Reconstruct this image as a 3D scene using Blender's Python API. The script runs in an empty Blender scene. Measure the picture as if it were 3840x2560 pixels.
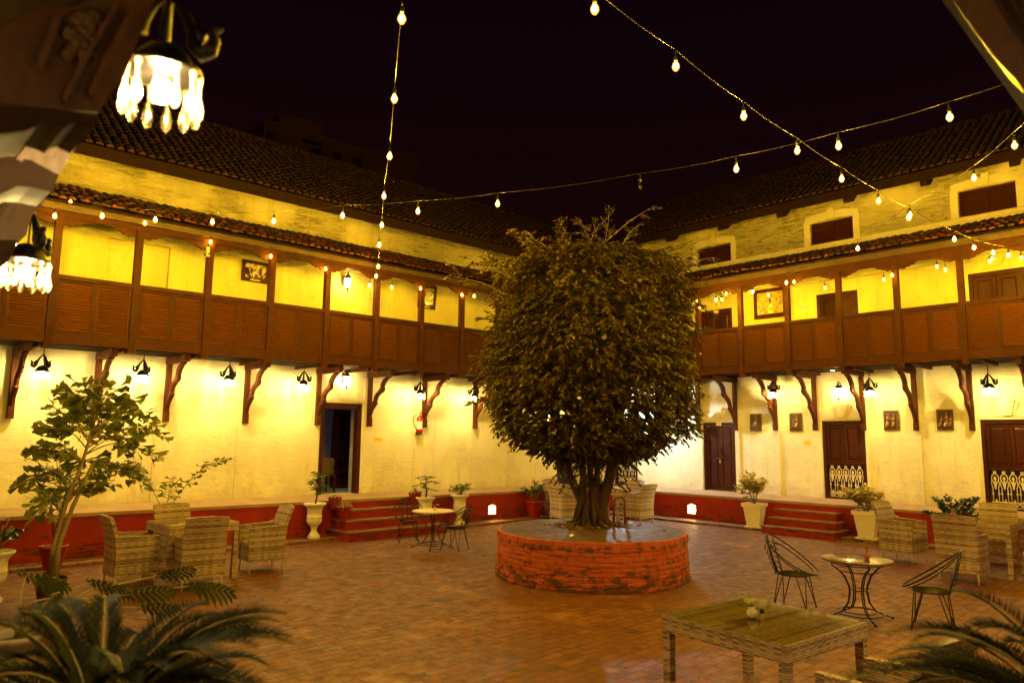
import bpy, math, random
import numpy as np
from mathutils import Vector, Matrix
random.seed(7); rng = np.random.default_rng(7)
PI = math.pi
scn = bpy.context.scene
COL = scn.collection
R = math.radians

# ------------------------------------------------------------------ camera
CX, CY, FPX, EYE = 1920.0, 1280.0, 2697.44, 2.24
YAW, PITCH, ROLL = R(46.0843), R(7.5908), R(0.6668)
_f = Vector((math.cos(YAW)*math.cos(PITCH), math.sin(YAW)*math.cos(PITCH), math.sin(PITCH)))
_r = Vector((math.sin(YAW), -math.cos(YAW), 0)); _u = _r.cross(_f)
_R = _r*math.cos(ROLL)+_u*math.sin(ROLL); _U = -_r*math.sin(ROLL)+_u*math.cos(ROLL)
K = 3840/2352
def D(x, y, ax, val):
    """survey point: where the line of sight through picture point (x,y) meets the plane axis=val"""
    d = _R*((x*K-CX)/FPX)+_U*(-(y*K-CY)/FPX)+_f
    o = Vector((0, 0, EYE)); t = (val-o[ax])/d[ax]
    return o+d*t
cam = bpy.data.cameras.new('camera'); camo = bpy.data.objects.new('camera', cam); COL.objects.link(camo)
m = Matrix.Identity(4)
for i in range(3):
    m[i][0] = _R[i]; m[i][1] = _U[i]; m[i][2] = -_f[i]
m[0][3], m[1][3], m[2][3] = 0, 0, EYE
camo.matrix_world = m
cam.sensor_width = 36; cam.lens = FPX/3840*36; cam.clip_start = 0.05; cam.clip_end = 400
cam.dof.use_dof = True; cam.dof.focus_distance = 13.0; cam.dof.aperture_fstop = 1.45
scn.camera = camo

# ------------------------------------------------------------------ materials
def newmat(name):
    m = bpy.data.materials.new(name); m.use_nodes = True
    nt = m.node_tree; b = nt.nodes['Principled BSDF']
    return m, nt, b
def N(nt, t, **kw):
    n = nt.nodes.new(t)
    for k, v in kw.items():
        if k in n.inputs.keys() if hasattr(n.inputs, 'keys') else False: n.inputs[k].default_value = v
        else: setattr(n, k, v)
    return n
def L(nt, a, b): nt.links.new(a, b)
def ramp(nt, fac, stops):
    r = nt.nodes.new('ShaderNodeValToRGB')
    e = r.color_ramp.elements
    while len(e) < len(stops): e.new(0.5)
    for i, (p, c) in enumerate(stops):
        e[i].position = p; e[i].color = (c[0], c[1], c[2], 1)
    if fac is not None: L(nt, fac, r.inputs[0])
    return r
def noise(nt, scale, detail=4, rough=.55, vec=None, dist=0):
    n = nt.nodes.new('ShaderNodeTexNoise'); n.inputs['Scale'].default_value = scale
    n.inputs['Detail'].default_value = detail; n.inputs['Roughness'].default_value = rough
    n.inputs['Distortion'].default_value = dist
    if vec is not None: L(nt, vec, n.inputs['Vector'])
    return n
def coords(nt, scale=(1, 1, 1), obj=True, world=False):
    if world:
        g = nt.nodes.new('ShaderNodeNewGeometry'); o = g.outputs['Position']
    else:
        g = nt.nodes.new('ShaderNodeTexCoord'); o = g.outputs['Object']
    mp = nt.nodes.new('ShaderNodeMapping'); mp.inputs['Scale'].default_value = scale
    L(nt, o, mp.inputs['Vector'])
    return mp.outputs[0]
def bump(nt, b, height, strength=.5, dist=.02, prev=None):
    bp = nt.nodes.new('ShaderNodeBump'); bp.inputs['Strength'].default_value = strength
    bp.inputs['Distance'].default_value = dist
    L(nt, height, bp.inputs['Height'])
    if prev is not None: L(nt, prev.outputs[0], bp.inputs['Normal'])
    if b is not None: L(nt, bp.outputs[0], b.inputs['Normal'])
    return bp
def mix(nt, fac, a, b, mode='MIX'):
    n = nt.nodes.new('ShaderNodeMix'); n.data_type = 'RGBA'; n.blend_type = mode
    for s, v in ((0, fac), (6, a), (7, b)):
        if isinstance(v, (int, float)): n.inputs[s].default_value = v
        elif isinstance(v, tuple): n.inputs[s].default_value = (v[0], v[1], v[2], 1)
        else: L(nt, v, n.inputs[s])
    return n.outputs[2]
def math_(nt, op, a, b=None, c=None):
    n = nt.nodes.new('ShaderNodeMath'); n.operation = op
    for i, v in enumerate((a, b, c)):
        if v is None: continue
        if isinstance(v, (int, float)): n.inputs[i].default_value = v
        else: L(nt, v, n.inputs[i])
    return n.outputs[0]

def simple(name, col, rough=.6, nscale=6, var=.25, bmp=.15, metal=0, spec=.5, bscale=None, stretch=(1, 1, 1)):
    m, nt, b = newmat(name)
    v = coords(nt, stretch)
    n = noise(nt, nscale, 5, .6, v)
    lo = tuple(c*(1-var) for c in col); hi = tuple(min(1, c*(1+var)) for c in col)
    r = ramp(nt, n.outputs[0], [(.3, lo), (.7, hi)])
    L(nt, r.outputs[0], b.inputs['Base Color'])
    b.inputs['Roughness'].default_value = rough; b.inputs['Metallic'].default_value = metal
    b.inputs['Specular IOR Level'].default_value = spec
    if bmp:
        n2 = noise(nt, bscale or nscale*4, 4, .6, v); bump(nt, b, n2.outputs[0], bmp, .01)
    return m
def emis(name, col, s):
    m, nt, b = newmat(name)
    b.inputs['Base Color'].default_value = (0.02, 0.02, 0.02, 1)
    b.inputs['Emission Color'].default_value = (*col, 1); b.inputs['Emission Strength'].default_value = s
    return m

def mat_plaster(name, col, rough_stone=0.0):
    m, nt, b = newmat(name)
    v = coords(nt, (1, 1, 1), world=True)
    vs = coords(nt, (1, 1, 3.2), world=True)
    big = noise(nt, .9, 5, .6, v); fine = noise(nt, 22, 4, .6, vs)
    lo = tuple(c*.80 for c in col)
    c1 = ramp(nt, big.outputs[0], [(.3, lo), (.6, col)])
    # faint drip stains and scuffs
    st = noise(nt, 1.0, 6, .7, coords(nt, (5, 5, .6), world=True))
    stf = ramp(nt, st.outputs[0], [(.52, (0, 0, 0)), (.74, (.5, .5, .5))])
    c2 = mix(nt, stf.outputs[0], c1.outputs[0], (col[0]*.6, col[1]*.52, col[2]*.42))
    sc = noise(nt, 3.0, 6, .7, coords(nt, (1.2, 1.2, 9), world=True))
    scf = ramp(nt, sc.outputs[0], [(.61, (0, 0, 0)), (.68, (.7, .7, .7))])
    c3 = mix(nt, scf.outputs[0], c2, (col[0]*.62, col[1]*.5, col[2]*.36))
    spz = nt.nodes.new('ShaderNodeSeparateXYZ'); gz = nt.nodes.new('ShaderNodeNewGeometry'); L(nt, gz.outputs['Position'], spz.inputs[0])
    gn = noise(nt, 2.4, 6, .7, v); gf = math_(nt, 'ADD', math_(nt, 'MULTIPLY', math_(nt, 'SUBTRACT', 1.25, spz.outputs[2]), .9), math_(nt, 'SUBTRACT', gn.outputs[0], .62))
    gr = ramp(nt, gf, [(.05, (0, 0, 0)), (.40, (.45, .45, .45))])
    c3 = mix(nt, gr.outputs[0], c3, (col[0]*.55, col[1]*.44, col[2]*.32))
    ck = nt.nodes.new('ShaderNodeTexVoronoi'); ck.feature = 'DISTANCE_TO_EDGE'; ck.inputs['Scale'].default_value = .55
    cw = noise(nt, 2.0, 5, .7, v); cv = nt.nodes.new('ShaderNodeVectorMath'); cv.operation = 'MULTIPLY_ADD'; L(nt, cw.outputs['Color'], cv.inputs[0]); cv.inputs[1].default_value = (.9, .9, .9); L(nt, v, cv.inputs[2]); L(nt, cv.outputs[0], ck.inputs['Vector'])
    cr_ = ramp(nt, ck.outputs[0], [(.0, (.3, .3, .3)), (.007, (0, 0, 0))]); c3 = mix(nt, cr_.outputs[0], c3, (col[0]*.4, col[1]*.32, col[2]*.22))
    L(nt, c3, b.inputs['Base Color'])
    b.inputs['Roughness'].default_value = .92; b.inputs['Specular IOR Level'].default_value = .2
    b1 = bump(nt, None, fine.outputs[0], .35, .012)
    med = noise(nt, 3.5, 5, .6, vs, .6)
    b2 = bump(nt, None, med.outputs[0], .5, .03, b1)
    if rough_stone:
        vv = coords(nt, (1.5, 1.5, 8), world=True)
        rn = noise(nt, 1.25, 6, .66, vv, 1.6)
        rr = ramp(nt, rn.outputs[0], [(.35, (0, 0, 0)), (.55, (.8, .8, .8)), (.62, (1, 1, 1))])
        region = noise(nt, .55, 3, .5, v)
        rg = ramp(nt, region.outputs[0], [(.38, (0, 0, 0)), (.55, (1, 1, 1))])
        h = mix(nt, rg.outputs[0], (1, 1, 1), rr.outputs[0])
        b3 = bump(nt, b, h, rough_stone, .07, b2)
        grime_shade = ramp(nt, rn.outputs[0], [(.40, (.50, .42, .30)), (.46, (1, 1, 1)), (.55, (1, 1, 1)), (.60, (.85, .8, .7))])  # hollows darkened in colour: relief shade painted in, along with grime
        cm = mix(nt, rg.outputs[0], (1, 1, 1), grime_shade.outputs[0])
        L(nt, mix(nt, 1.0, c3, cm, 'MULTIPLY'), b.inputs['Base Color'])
    else:
        L(nt, b2.outputs[0], b.inputs['Normal'])
    return m

def mat_redwall(name):
    m, nt, b = newmat(name)
    v = coords(nt, (1, 1, 1), world=True); vs = coords(nt, (1.6, 1.6, 8), world=True)
    n = noise(nt, 1.2, 5, .6, v)
    c = ramp(nt, n.outputs[0], [(.3, (.22, .006, .002)), (.7, (.38, .014, .004))])
    geo = nt.nodes.new('ShaderNodeNewGeometry'); sp = nt.nodes.new('ShaderNodeSeparateXYZ'); L(nt, geo.outputs['Position'], sp.inputs[0])
    low = math_(nt, 'SUBTRACT', .55, sp.outputs[2])          # damp blotches sit towards the ground
    d = noise(nt, 2.2, 5, .7, vs)
    f = math_(nt, 'ADD', d.outputs[0], math_(nt, 'MULTIPLY', low, .22))
    fr = ramp(nt, f, [(.60, (0, 0, 0)), (.68, (.9, .9, .9))])
    L(nt, mix(nt, fr.outputs[0], c.outputs[0], (.035, .012, .008)), b.inputs['Base Color'])
    b.inputs['Roughness'].default_value = .75
    bump(nt, b, noise(nt, 9, 5, .6, vs).outputs[0], .5, .02)
    return m

def mat_brick(name, cols, mortar, scale, bw, bh, ms=.02, rough=.8, worldspace=True, bstr=.6, wear=True, cyl=None):
    m, nt, b = newmat(name)
    if cyl:   # wrap bricks round a drum of radius cyl
        tc = nt.nodes.new('ShaderNodeTexCoord'); sp = nt.nodes.new('ShaderNodeSeparateXYZ'); L(nt, tc.outputs['Object'], sp.inputs[0])
        ang = math_(nt, 'ARCTAN2', sp.outputs[1], sp.outputs[0])
        cb = nt.nodes.new('ShaderNodeCombineXYZ'); L(nt, math_(nt, 'MULTIPLY', ang, cyl), cb.inputs[0]); L(nt, sp.outputs[2], cb.inputs[1])
        v = cb.outputs[0]
    else:
        v = coords(nt, (1, 1, 1), world=worldspace)
    wob = noise(nt, 3.0, 3, .5, v)
    ad = nt.nodes.new('ShaderNodeVectorMath'); ad.operation = 'MULTIPLY_ADD'
    L(nt, wob.outputs['Color'], ad.inputs[0]); ad.inputs[1].default_value = (.07, .055, 0); L(nt, v, ad.inputs[2])
    br = nt.nodes.new('ShaderNodeTexBrick'); L(nt, ad.outputs[0], br.inputs['Vector'])
    br.inputs['Scale'].default_value = scale; br.inputs['Brick Width'].default_value = bw; br.inputs['Row Height'].default_value = bh
    br.inputs['Mortar Size'].default_value = ms; br.inputs['Mortar Smooth'].default_value = .35
    br.inputs['Color1'].default_value = (0, 0, 0, 1); br.inputs['Color2'].default_value = (1, 1, 1, 1); br.inputs['Mortar'].default_value = (.5, .5, .5, 1)
    r = ramp(nt, br.outputs['Color'], [(0, cols[0]), (.5, cols[1]), (1, cols[2])])
    n = noise(nt, 1.1, 6, .65, v)
    c = mix(nt, math_(nt, 'MULTIPLY', n.outputs[0], 1.0), r.outputs[0], cols[3])
    mv = noise(nt, 1.9, 4, .6, v); mvr = ramp(nt, mv.outputs[0], [(.34, (.3, .3, .3)), (.55, (.95, .95, .95))])
    c = mix(nt, math_(nt, 'MULTIPLY', br.outputs['Fac'], mvr.outputs[0]), c, mortar)
    L(nt, c, b.inputs['Base Color'])
    rn = noise(nt, 5, 5, .6, v)
    rr = ramp(nt, rn.outputs[0], [(.35, (rough-.28,)*3), (.65, (rough,)*3)]); L(nt, rr.outputs[0], b.inputs['Roughness'])
    inv = math_(nt, 'SUBTRACT', 1.0, br.outputs['Fac'])
    b1 = bump(nt, None, inv, bstr, .015)
    bump(nt, b, noise(nt, 14, 5, .65, v).outputs[0], .55, .02, b1)
    return m, nt, b, v, br, c

def mat_ground():
    m, nt, b, v, br, c = mat_brick('brick_paving', [(.09, .024, .003), (.19, .056, .007), (.32, .108, .014), (.18, .052, .006)], (.035, .010, .002), 1.0, .27, .135, .012, .75)
    fl = noise(nt, .7, 5, .6, v); ff = ramp(nt, fl.outputs[0], [(.45, (0, 0, 0)), (.68, (.6, .6, .6))])
    dust = noise(nt, 6, 6, .7, v); dr = ramp(nt, dust.outputs[0], [(.3, (.10, .030, .004)), (.7, (.23, .074, .009))])
    c = mix(nt, ff.outputs[0], c, dr.outputs[0]); gr2 = noise(nt, 26, 4, .7, v); g2r = ramp(nt, gr2.outputs[0], [(.35, (.72, .70, .68)), (.6, (1, 1, 1))]); c = mix(nt, 1.0, c, g2r.outputs[0], 'MULTIPLY')
    sb = noise(nt, 3.4, 2, .5, v); sbr = ramp(nt, math_(nt, 'MULTIPLY', br.outputs['Color'], sb.outputs[0]), [(.42, (1, 1, 1)), (.55, (.35, .3, .25))])
    c = mix(nt, 1.0, c, sbr.outputs[0], 'MULTIPLY')
    # pale worn patches and dark damp bricks
    pn = noise(nt, .8, 6, .7, v); pf = ramp(nt, pn.outputs[0], [(.56, (0, 0, 0)), (.70, (.55, .55, .55))])
    c = mix(nt, pf.outputs[0], c, (.44, .20, .06))
    dn = noise(nt, 1.7, 5, .7, v); df = ramp(nt, dn.outputs[0], [(.60, (0, 0, 0)), (.72, (.6, .6, .6))])
    c = mix(nt, df.outputs[0], c, (.10, .035, .014))
    L(nt, c, b.inputs['Base Color'])
    return m

def mat_planter():
    m, nt, b, v, br, c = mat_brick('painted_brick', [(.42, .075, .02), (.48, .095, .028), (.52, .12, .035), (.44, .08, .022)], (.30, .05, .018), 1.0, .224, .0725, .0, .8, cyl=1.6, bstr=.1)
    sp = nt.nodes.new('ShaderNodeSeparateXYZ'); L(nt, v, sp.inputs[0])
    mp = nt.nodes.new('ShaderNodeMapping'); mp.inputs['Scale'].default_value = (1.6, 3.6, 1); L(nt, v, mp.inputs[0])
    dn = noise(nt, 2.6, 6, .75, mp.outputs[0])
    low = math_(nt, 'SUBTRACT', .45, sp.outputs[1])
    band = math_(nt, 'MULTIPLY', math_(nt, 'ABSOLUTE', math_(nt, 'SUBTRACT', sp.outputs[1], .60)), 1.0)
    nb = math_(nt, 'LESS_THAN', band, .05)
    f = math_(nt, 'ADD', dn.outputs[0], math_(nt, 'ADD', math_(nt, 'MULTIPLY', math_(nt, 'MAXIMUM', low, 0), .30), math_(nt, 'MULTIPLY', nb, .085)))
    fr = ramp(nt, f, [(.565, (0, 0, 0)), (.63, (.88, .88, .88))])
    fm = noise(nt, 9, 5, .7, v); fmr = ramp(nt, fm.outputs[0], [(.60, (0, 0, 0)), (.70, (.55, .55, .55))])
    c = mix(nt, fmr.outputs[0], c, (.22, .10, .04))
    L(nt, mix(nt, fr.outputs[0], c, (.055, .026, .016)), b.inputs['Base Color'])
    return m

def mat_wood(name, col, rough=.45, grain=(1, 1, 1), var=.45, sc=6, bmp=.25):
    m, nt, b = newmat(name)
    v = coords(nt, grain)
    n = noise(nt, sc, 6, .65, v, .4)
    r = ramp(nt, n.outputs[0], [(.25, tuple(c*(1-var) for c in col)), (.5, col), (.8, tuple(c*(1+var*.6) for c in col))])
    oi = nt.nodes.new('ShaderNodeObjectInfo'); orr = ramp(nt, oi.outputs['Random'], [(0, (.72, .70, .68)), (.5, (1, 1, 1)), (1, (1.0, .92, .8))])
    L(nt, mix(nt, 1.0, r.outputs[0], orr.outputs[0], 'MULTIPLY'), b.inputs['Base Color']); b.inputs['Specular IOR Level'].default_value = .15
    n2 = noise(nt, 2.2, 4, .6, coords(nt)); rr = ramp(nt, n2.outputs[0], [(.3, (rough-.12,)*3), (.7, (rough+.15,)*3)])
    L(nt, rr.outputs[0], b.inputs['Roughness'])
    bump(nt, b, n.outputs[0], bmp, .006)
    return m

def mat_tile(name, col):
    m, nt, b = newmat(name)
    g = nt.nodes.new('ShaderNodeNewGeometry')
    r = ramp(nt, g.outputs['Random Per Island'], [(0, tuple(c*.25 for c in col)), (.35, tuple(c*.6 for c in col)), (.7, col), (1, (col[0]*1.35, col[1]*1.6, col[2]*1.6))])
    n = noise(nt, 9, 5, .65, coords(nt, world=True)); nr = ramp(nt, n.outputs[0], [(.4, (.35, .33, .3)), (.6, (1, 1, 1))])
    L(nt, mix(nt, 1.0, r.outputs[0], nr.outputs[0], 'MULTIPLY'), b.inputs['Base Color'])
    b.inputs['Roughness'].default_value = .8
    bump(nt, b, noise(nt, 40, 3, .6, coords(nt, world=True)).outputs[0], .4, .01)
    return m

def mat_leaf(name, cols, rough=.38, trans=.25, variegated=None):
    m, nt, b = newmat(name)
    g = nt.nodes.new('ShaderNodeNewGeometry')
    r = ramp(nt, g.outputs['Random Per Island'], [(0, cols[0]), (.45, cols[1]), (.8, cols[2]), (1, cols[3])])
    c = r.outputs[0]
    if variegated:
        n = noise(nt, 16, 3, .6, coords(nt)); f = ramp(nt, n.outputs[0], [(.56, (0, 0, 0)), (.62, (1, 1, 1))])
        c = mix(nt, f.outputs[0], c, variegated)
    L(nt, c, b.inputs['Base Color'])
    b.inputs['Roughness'].default_value = rough; b.inputs['Specular IOR Level'].default_value = .5
    b.inputs['Specular IOR Level'].default_value = .12 if name == 'cycad_leaf' else .4
    t = nt.nodes.new('ShaderNodeBsdfTranslucent'); L(nt, c, t.inputs[0])
    ms = nt.nodes.new('ShaderNodeMixShader'); ms.inputs[0].default_value = trans
    L(nt, b.outputs[0], ms.inputs[1]); L(nt, t.outputs[0], ms.inputs[2])
    L(nt, ms.outputs[0], nt.nodes['Material Output'].inputs[0])
    return m

def mat_wicker(name, light, dark):
    m, nt, b = newmat(name)
    tc = nt.nodes.new('ShaderNodeTexCoord'); sp = nt.nodes.new('ShaderNodeSeparateXYZ'); L(nt, tc.outputs['Object'], sp.inputs[0])
    sn = nt.nodes.new('ShaderNodeSeparateXYZ'); L(nt, tc.outputs['Normal'], sn.inputs[0])
    ax = math_(nt, 'ABSOLUTE', sn.outputs[0]); ay = math_(nt, 'ABSOLUTE', sn.outputs[1]); az = math_(nt, 'ABSOLUTE', sn.outputs[2])
    h = math_(nt, 'ADD', math_(nt, 'MULTIPLY', sp.outputs[0], math_(nt, 'SUBTRACT', 1.0, ax)), math_(nt, 'MULTIPLY', sp.outputs[1], ax))
    top = math_(nt, 'GREATER_THAN', az, .8)
    vv = math_(nt, 'ADD', math_(nt, 'MULTIPLY', sp.outputs[2], math_(nt, 'SUBTRACT', 1.0, top)), math_(nt, 'MULTIPLY', sp.outputs[1], top))
    P = .0175
    row = math_(nt, 'FLOOR', math_(nt, 'DIVIDE', vv, P)); colm = math_(nt, 'FLOOR', math_(nt, 'DIVIDE', h, P*3.2))
    par = math_(nt, 'MODULO', math_(nt, 'ADD', row, colm), 2.0)
    par = math_(nt, 'ABSOLUTE', par)
    wn = nt.nodes.new('ShaderNodeTexWhiteNoise'); wn.noise_dimensions = '1D'; L(nt, row, wn.inputs['W'])
    bandn = nt.nodes.new('ShaderNodeTexNoise'); bandn.noise_dimensions = '1D'; L(nt, math_(nt, 'MULTIPLY', vv, 14.0), bandn.inputs['W']); bandn.inputs['Scale'].default_value = 1.0; bandn.inputs['Detail'].default_value = 1
    cb2 = nt.nodes.new('ShaderNodeTexWhiteNoise'); cb2.noise_dimensions = '1D'; L(nt, colm, cb2.inputs['W'])
    f = math_(nt, 'ADD', math_(nt, 'MULTIPLY', wn.outputs[0], .50), math_(nt, 'ADD', math_(nt, 'MULTIPLY', bandn.outputs[0], .55), .12))
    f = math_(nt, 'ADD', f, math_(nt, 'MULTIPLY', par, -.16)); f = math_(nt, 'ADD', f, math_(nt, 'MULTIPLY', cb2.outputs[0], .14))
    r = ramp(nt, f, [(.40, dark), (.52, tuple((a+c)/2 for a, c in zip(light, dark))), (.66, light)])
    zz = math_(nt, 'SINE', math_(nt, 'MULTIPLY', vv, 2*PI/P)); xx = math_(nt, 'SINE', math_(nt, 'MULTIPLY', h, 2*PI/(P*3.2)))
    wv = math_(nt, 'ADD', math_(nt, 'MULTIPLY', zz, .6), math_(nt, 'MULTIPLY', math_(nt, 'MULTIPLY', xx, math_(nt, 'SUBTRACT', math_(nt, 'MULTIPLY', par, 2.0), 1.0)), .4))
    gap = ramp(nt, zz, [(.0, (.5, .48, .45)), (.2, (1, 1, 1))])
    L(nt, mix(nt, 1.0, r.outputs[0], gap.outputs[0], 'MULTIPLY'), b.inputs['Base Color'])
    b.inputs['Roughness'].default_value = .5
    bump(nt, b, wv, .7, .006)
    return m

M = {}
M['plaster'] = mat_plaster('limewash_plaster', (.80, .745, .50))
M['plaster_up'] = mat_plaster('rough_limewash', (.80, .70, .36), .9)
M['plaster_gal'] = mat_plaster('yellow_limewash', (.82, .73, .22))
M['trim'] = simple('plaster_trim', (.78, .70, .50), .9, 3, .1, .2)
M['red'] = mat_redwall('red_oxide_wall')
M['terrace'] = simple('terrace_stone', (.34, .22, .12), .7, 3, .25, .4, bscale=20)
M['ground'] = mat_ground()
M['planter'] = mat_planter()
M['browntop'] = simple('brown_lacquer', (.11, .055, .028), .16, 5, .2, .05)
M['slab'] = mat_brick('stone_slabs', [(.075, .036, .022), (.09, .045, .026), (.11, .056, .034), (.085, .040, .024)], (.05, .03, .02), 1.0, .62, .5, .008, .75, worldspace=True)[0]
M['apron'] = mat_brick('apron_brick', [(.17, .075, .035), (.22, .10, .045), (.28, .14, .065), (.20, .09, .04)], (.06, .03, .015), 1.0, .24, .24, .014, .75)[0]
M['wood'] = mat_wood('brown_painted_wood', (.068, .019, .0028), .6, (1, 1, 1))
M['slat'] = mat_wood('slat_wood', (.155, .054, .009), .42, (.7, .7, 6))
M['dark'] = mat_wood('dark_door_wood', (.055, .012, .006), .35, (5, 5, .8))
M['rafter'] = mat_wood('dark_rafter_wood', (.026, .010, .005), .6)
M['carved'] = mat_wood('carved_old_wood', (.085, .033, .012), .38, (3, 3, 1), .6, 10, .8)
M['carved'].node_tree.nodes['Principled BSDF'].inputs['Specular IOR Level'].default_value = .6
M['gutter'] = simple('old_metal_fascia', (.085, .045, .018), .6, 4, .35, .3)
M['tile'] = mat_tile('clay_tile', (.048, .005, .002)); M['tile_low'] = mat_tile('awning_clay_tile', (.13, .020, .006))
M['wire'] = simple('dark_rubber_cable', (.03, .018, .010), .6, 5, .1, 0)
M['iron'] = simple('black_iron', (.018, .013, .011), .38, 10, .2, .1, metal=.6)
M['lampiron'] = simple('dark_cast_iron', (.02, .016, .02), .3, 12, .3, .3, metal=.7)
M['cream'] = simple('cream_paint', (.72, .62, .48), .5, 8, .12, .15)
M['white'] = simple('white_pot', (.74, .70, .60), .55, 5, .12, .2)
M['plasticw'] = simple('white_plastic', (.78, .72, .58), .4, 3, .05, 0)
M['redpot'] = simple('red_plastic', (.26, .010, .005), .4, 4, .12, 0)
M['shadepot'] = simple('shaded_white_pot', (.22, .18, .17), .8, 5, .2, .2)  # white pot darkened in colour, for the urn that stands in shadow
M['soil'] = simple('soil', (.03, .018, .010), .95, 30, .4, .8)
M['wicker'] = mat_wicker('woven_rattan', (.62, .46, .38), (.19, .11, .085))
M['leg'] = simple('pale_chair_leg', (.50, .40, .24), .4, 8, .1, 0)
M['bark'] = simple('fig_bark', (.075, .036, .018), .85, 9, .45, .8, stretch=(1, 1, .3))
M['twig'] = simple('green_twig', (.28, .22, .07), .7, 9, .3, .2)
M['stem'] = simple('palm_stem', (.24, .19, .08), .6, 9, .35, .3, stretch=(1, 1, 6))
M['fig'] = mat_leaf('fig_leaf', [(.035, .018, .004), (.085, .050, .008), (.12, .085, .012), (.22, .18, .028)])
M['fish'] = mat_leaf('fishtail_leaf', [(.09, .10, .012), (.17, .19, .022), (.25, .28, .035), (.38, .37, .07)])
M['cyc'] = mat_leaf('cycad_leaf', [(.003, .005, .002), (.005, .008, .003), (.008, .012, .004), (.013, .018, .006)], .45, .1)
M['green'] = mat_leaf('shrub_leaf', [(.06, .08, .02), (.10, .14, .03), (.16, .2, .05), (.26, .28, .08)])
M['croton'] = mat_leaf('variegated_leaf', [(.45, .36, .05), (.6, .48, .08), (.7, .56, .12), (.12, .16, .03)], .4, .25, (.10, .14, .03))
M['spider'] = mat_leaf('spider_leaf', [(.25, .3, .08), (.4, .44, .15), (.5, .5, .2), (.55, .55, .3)])
M['broad'] = mat_leaf('broad_leaf', [(.02, .035, .01), (.035, .06, .016), (.05, .08, .02), (.09, .11, .03)])
M['litter'] = mat_leaf('dry_leaf', [(.35, .18, .05), (.5, .28, .08), (.25, .12, .04), (.7, .5, .2)], .7, .1)
M['scrap'] = simple('paper_scrap', (.8, .74, .6), .7, 5, .05, 0)
M['black'] = simple('black_rubber', (.012, .010, .010), .5, 5, .1, 0)
M['redpaint'] = simple('red_enamel', (.5, .012, .006), .25, 5, .05, 0)
M['brass'] = simple('brass', (.6, .42, .15), .3, 5, .1, 0, metal=1)
M['yellow'] = simple('yellow_sign', (.8, .58, .03), .5, 5, .05, 0)
M['ochre'] = simple('ochre_lettering', (.5, .30, .02), .6, 5, .05, 0)
M['label'] = simple('paper_label', (.8, .76, .6), .6, 5, .05, 0)
M['room'] = simple('room_plaster', (.42, .40, .44), .9, 2, .1, .1)
M['roomfloor'] = simple('room_floor', (.5, .5, .5), .5, 2, .1, .1)
M['cloth'] = simple('folded_cloth', (.20, .15, .13), .95, 30, .3, .4)
M['bronze'] = simple('bronze_relief', (.30, .17, .06), .45, 14, .5, .5, metal=.5)
M['plaque'] = simple('dark_plaque', (.055, .022, .012), .5, 14, .3, .3)
M['vase'] = simple('terracotta', (.25, .08, .03), .5, 5, .1, .1)
M['brickred'] = simple('red_brick', (.36, .08, .03), .85, 12, .3, .5)
M['towerwall'] = simple('weathered_render', (.10, .04, .02), .9, 1, .25, .2)
M['towerdark'] = simple('dark_opening', (.01, .006, .008), .6, 1, .1, 0)
mg, nt, b = newmat('table_glass')
b.inputs['Base Color'].default_value = (.85, .9, .82, 1); b.inputs['Roughness'].default_value = .03; b.inputs['IOR'].default_value = 1.5
tr = nt.nodes.new('ShaderNodeBsdfTransparent'); gl = nt.nodes.new('ShaderNodeBsdfGlossy'); gl.inputs['Roughness'].default_value = .03
fr = nt.nodes.new('ShaderNodeFresnel'); fr.inputs[0].default_value = 1.38
ms = nt.nodes.new('ShaderNodeMixShader'); L(nt, math_(nt, 'MULTIPLY_ADD', fr.outputs[0], 1.0, .03), ms.inputs[0]); L(nt, tr.outputs[0], ms.inputs[1]); L(nt, gl.outputs[0], ms.inputs[2])
L(nt, ms.outputs[0], nt.nodes['Material Output'].inputs[0]); M['glass'] = mg
mg, nt, b = newmat('drop_glass')
tr = nt.nodes.new('ShaderNodeBsdfTransparent'); tr.inputs[0].default_value = (.55, .5, .42, 1)
tl = nt.nodes.new('ShaderNodeBsdfTranslucent'); tl.inputs[0].default_value = (.9, .85, .7, 1)
m1 = nt.nodes.new('ShaderNodeMixShader'); m1.inputs[0].default_value = .35; L(nt, tr.outputs[0], m1.inputs[1]); L(nt, tl.outputs[0], m1.inputs[2])
gl = nt.nodes.new('ShaderNodeBsdfGlossy'); gl.inputs[1].default_value = .08
m2 = nt.nodes.new('ShaderNodeMixShader'); m2.inputs[0].default_value = .12; L(nt, m1.outputs[0], m2.inputs[1]); L(nt, gl.outputs[0], m2.inputs[2])
L(nt, m2.outputs[0], nt.nodes['Material Output'].inputs[0]); M['drop'] = mg
mg, nt, b = newmat('frosted_lamp_glass')
b.inputs['Base Color'].default_value = (.8, .75, .6, 1); b.inputs['Emission Color'].default_value = (1, .62, .2, 1); b.inputs['Emission Strength'].default_value = 42; M['frost'] = mg
WARM = (1.0, .59, .022)
M['bulb'] = emis('lit_bulb', WARM, 2300)
M['bulb_low'] = emis('lit_bulb_dimmer', WARM, 150)
M['lantern_bulb'] = emis('lit_lantern_bulb', (1.0, .70, .22), 740)
M['ceil'] = emis('ceiling_lamp_face', (1.0, .60, .08), 33)
M['cool'] = emis('cool_flood_face', (.85, .93, 1.0), 850)
M['dimcool'] = emis('dim_cool_lamp_face', (.72, .68, 1.0), 14)
M['cool_soft'] = emis('soft_cool_face', (.62, .60, 1.0), 110)
M['niche'] = emis('niche_lamp_face', (1.0, .78, .22), 90)
M['window_glow'] = emis('lit_blue_window', (.35, .6, 1.0), 1.2)
mg, nt, b = newmat('unlit_bulb_glass'); tr = nt.nodes.new('ShaderNodeBsdfTransparent'); gl = nt.nodes.new('ShaderNodeBsdfGlossy'); gl.inputs[1].default_value = .05
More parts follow.
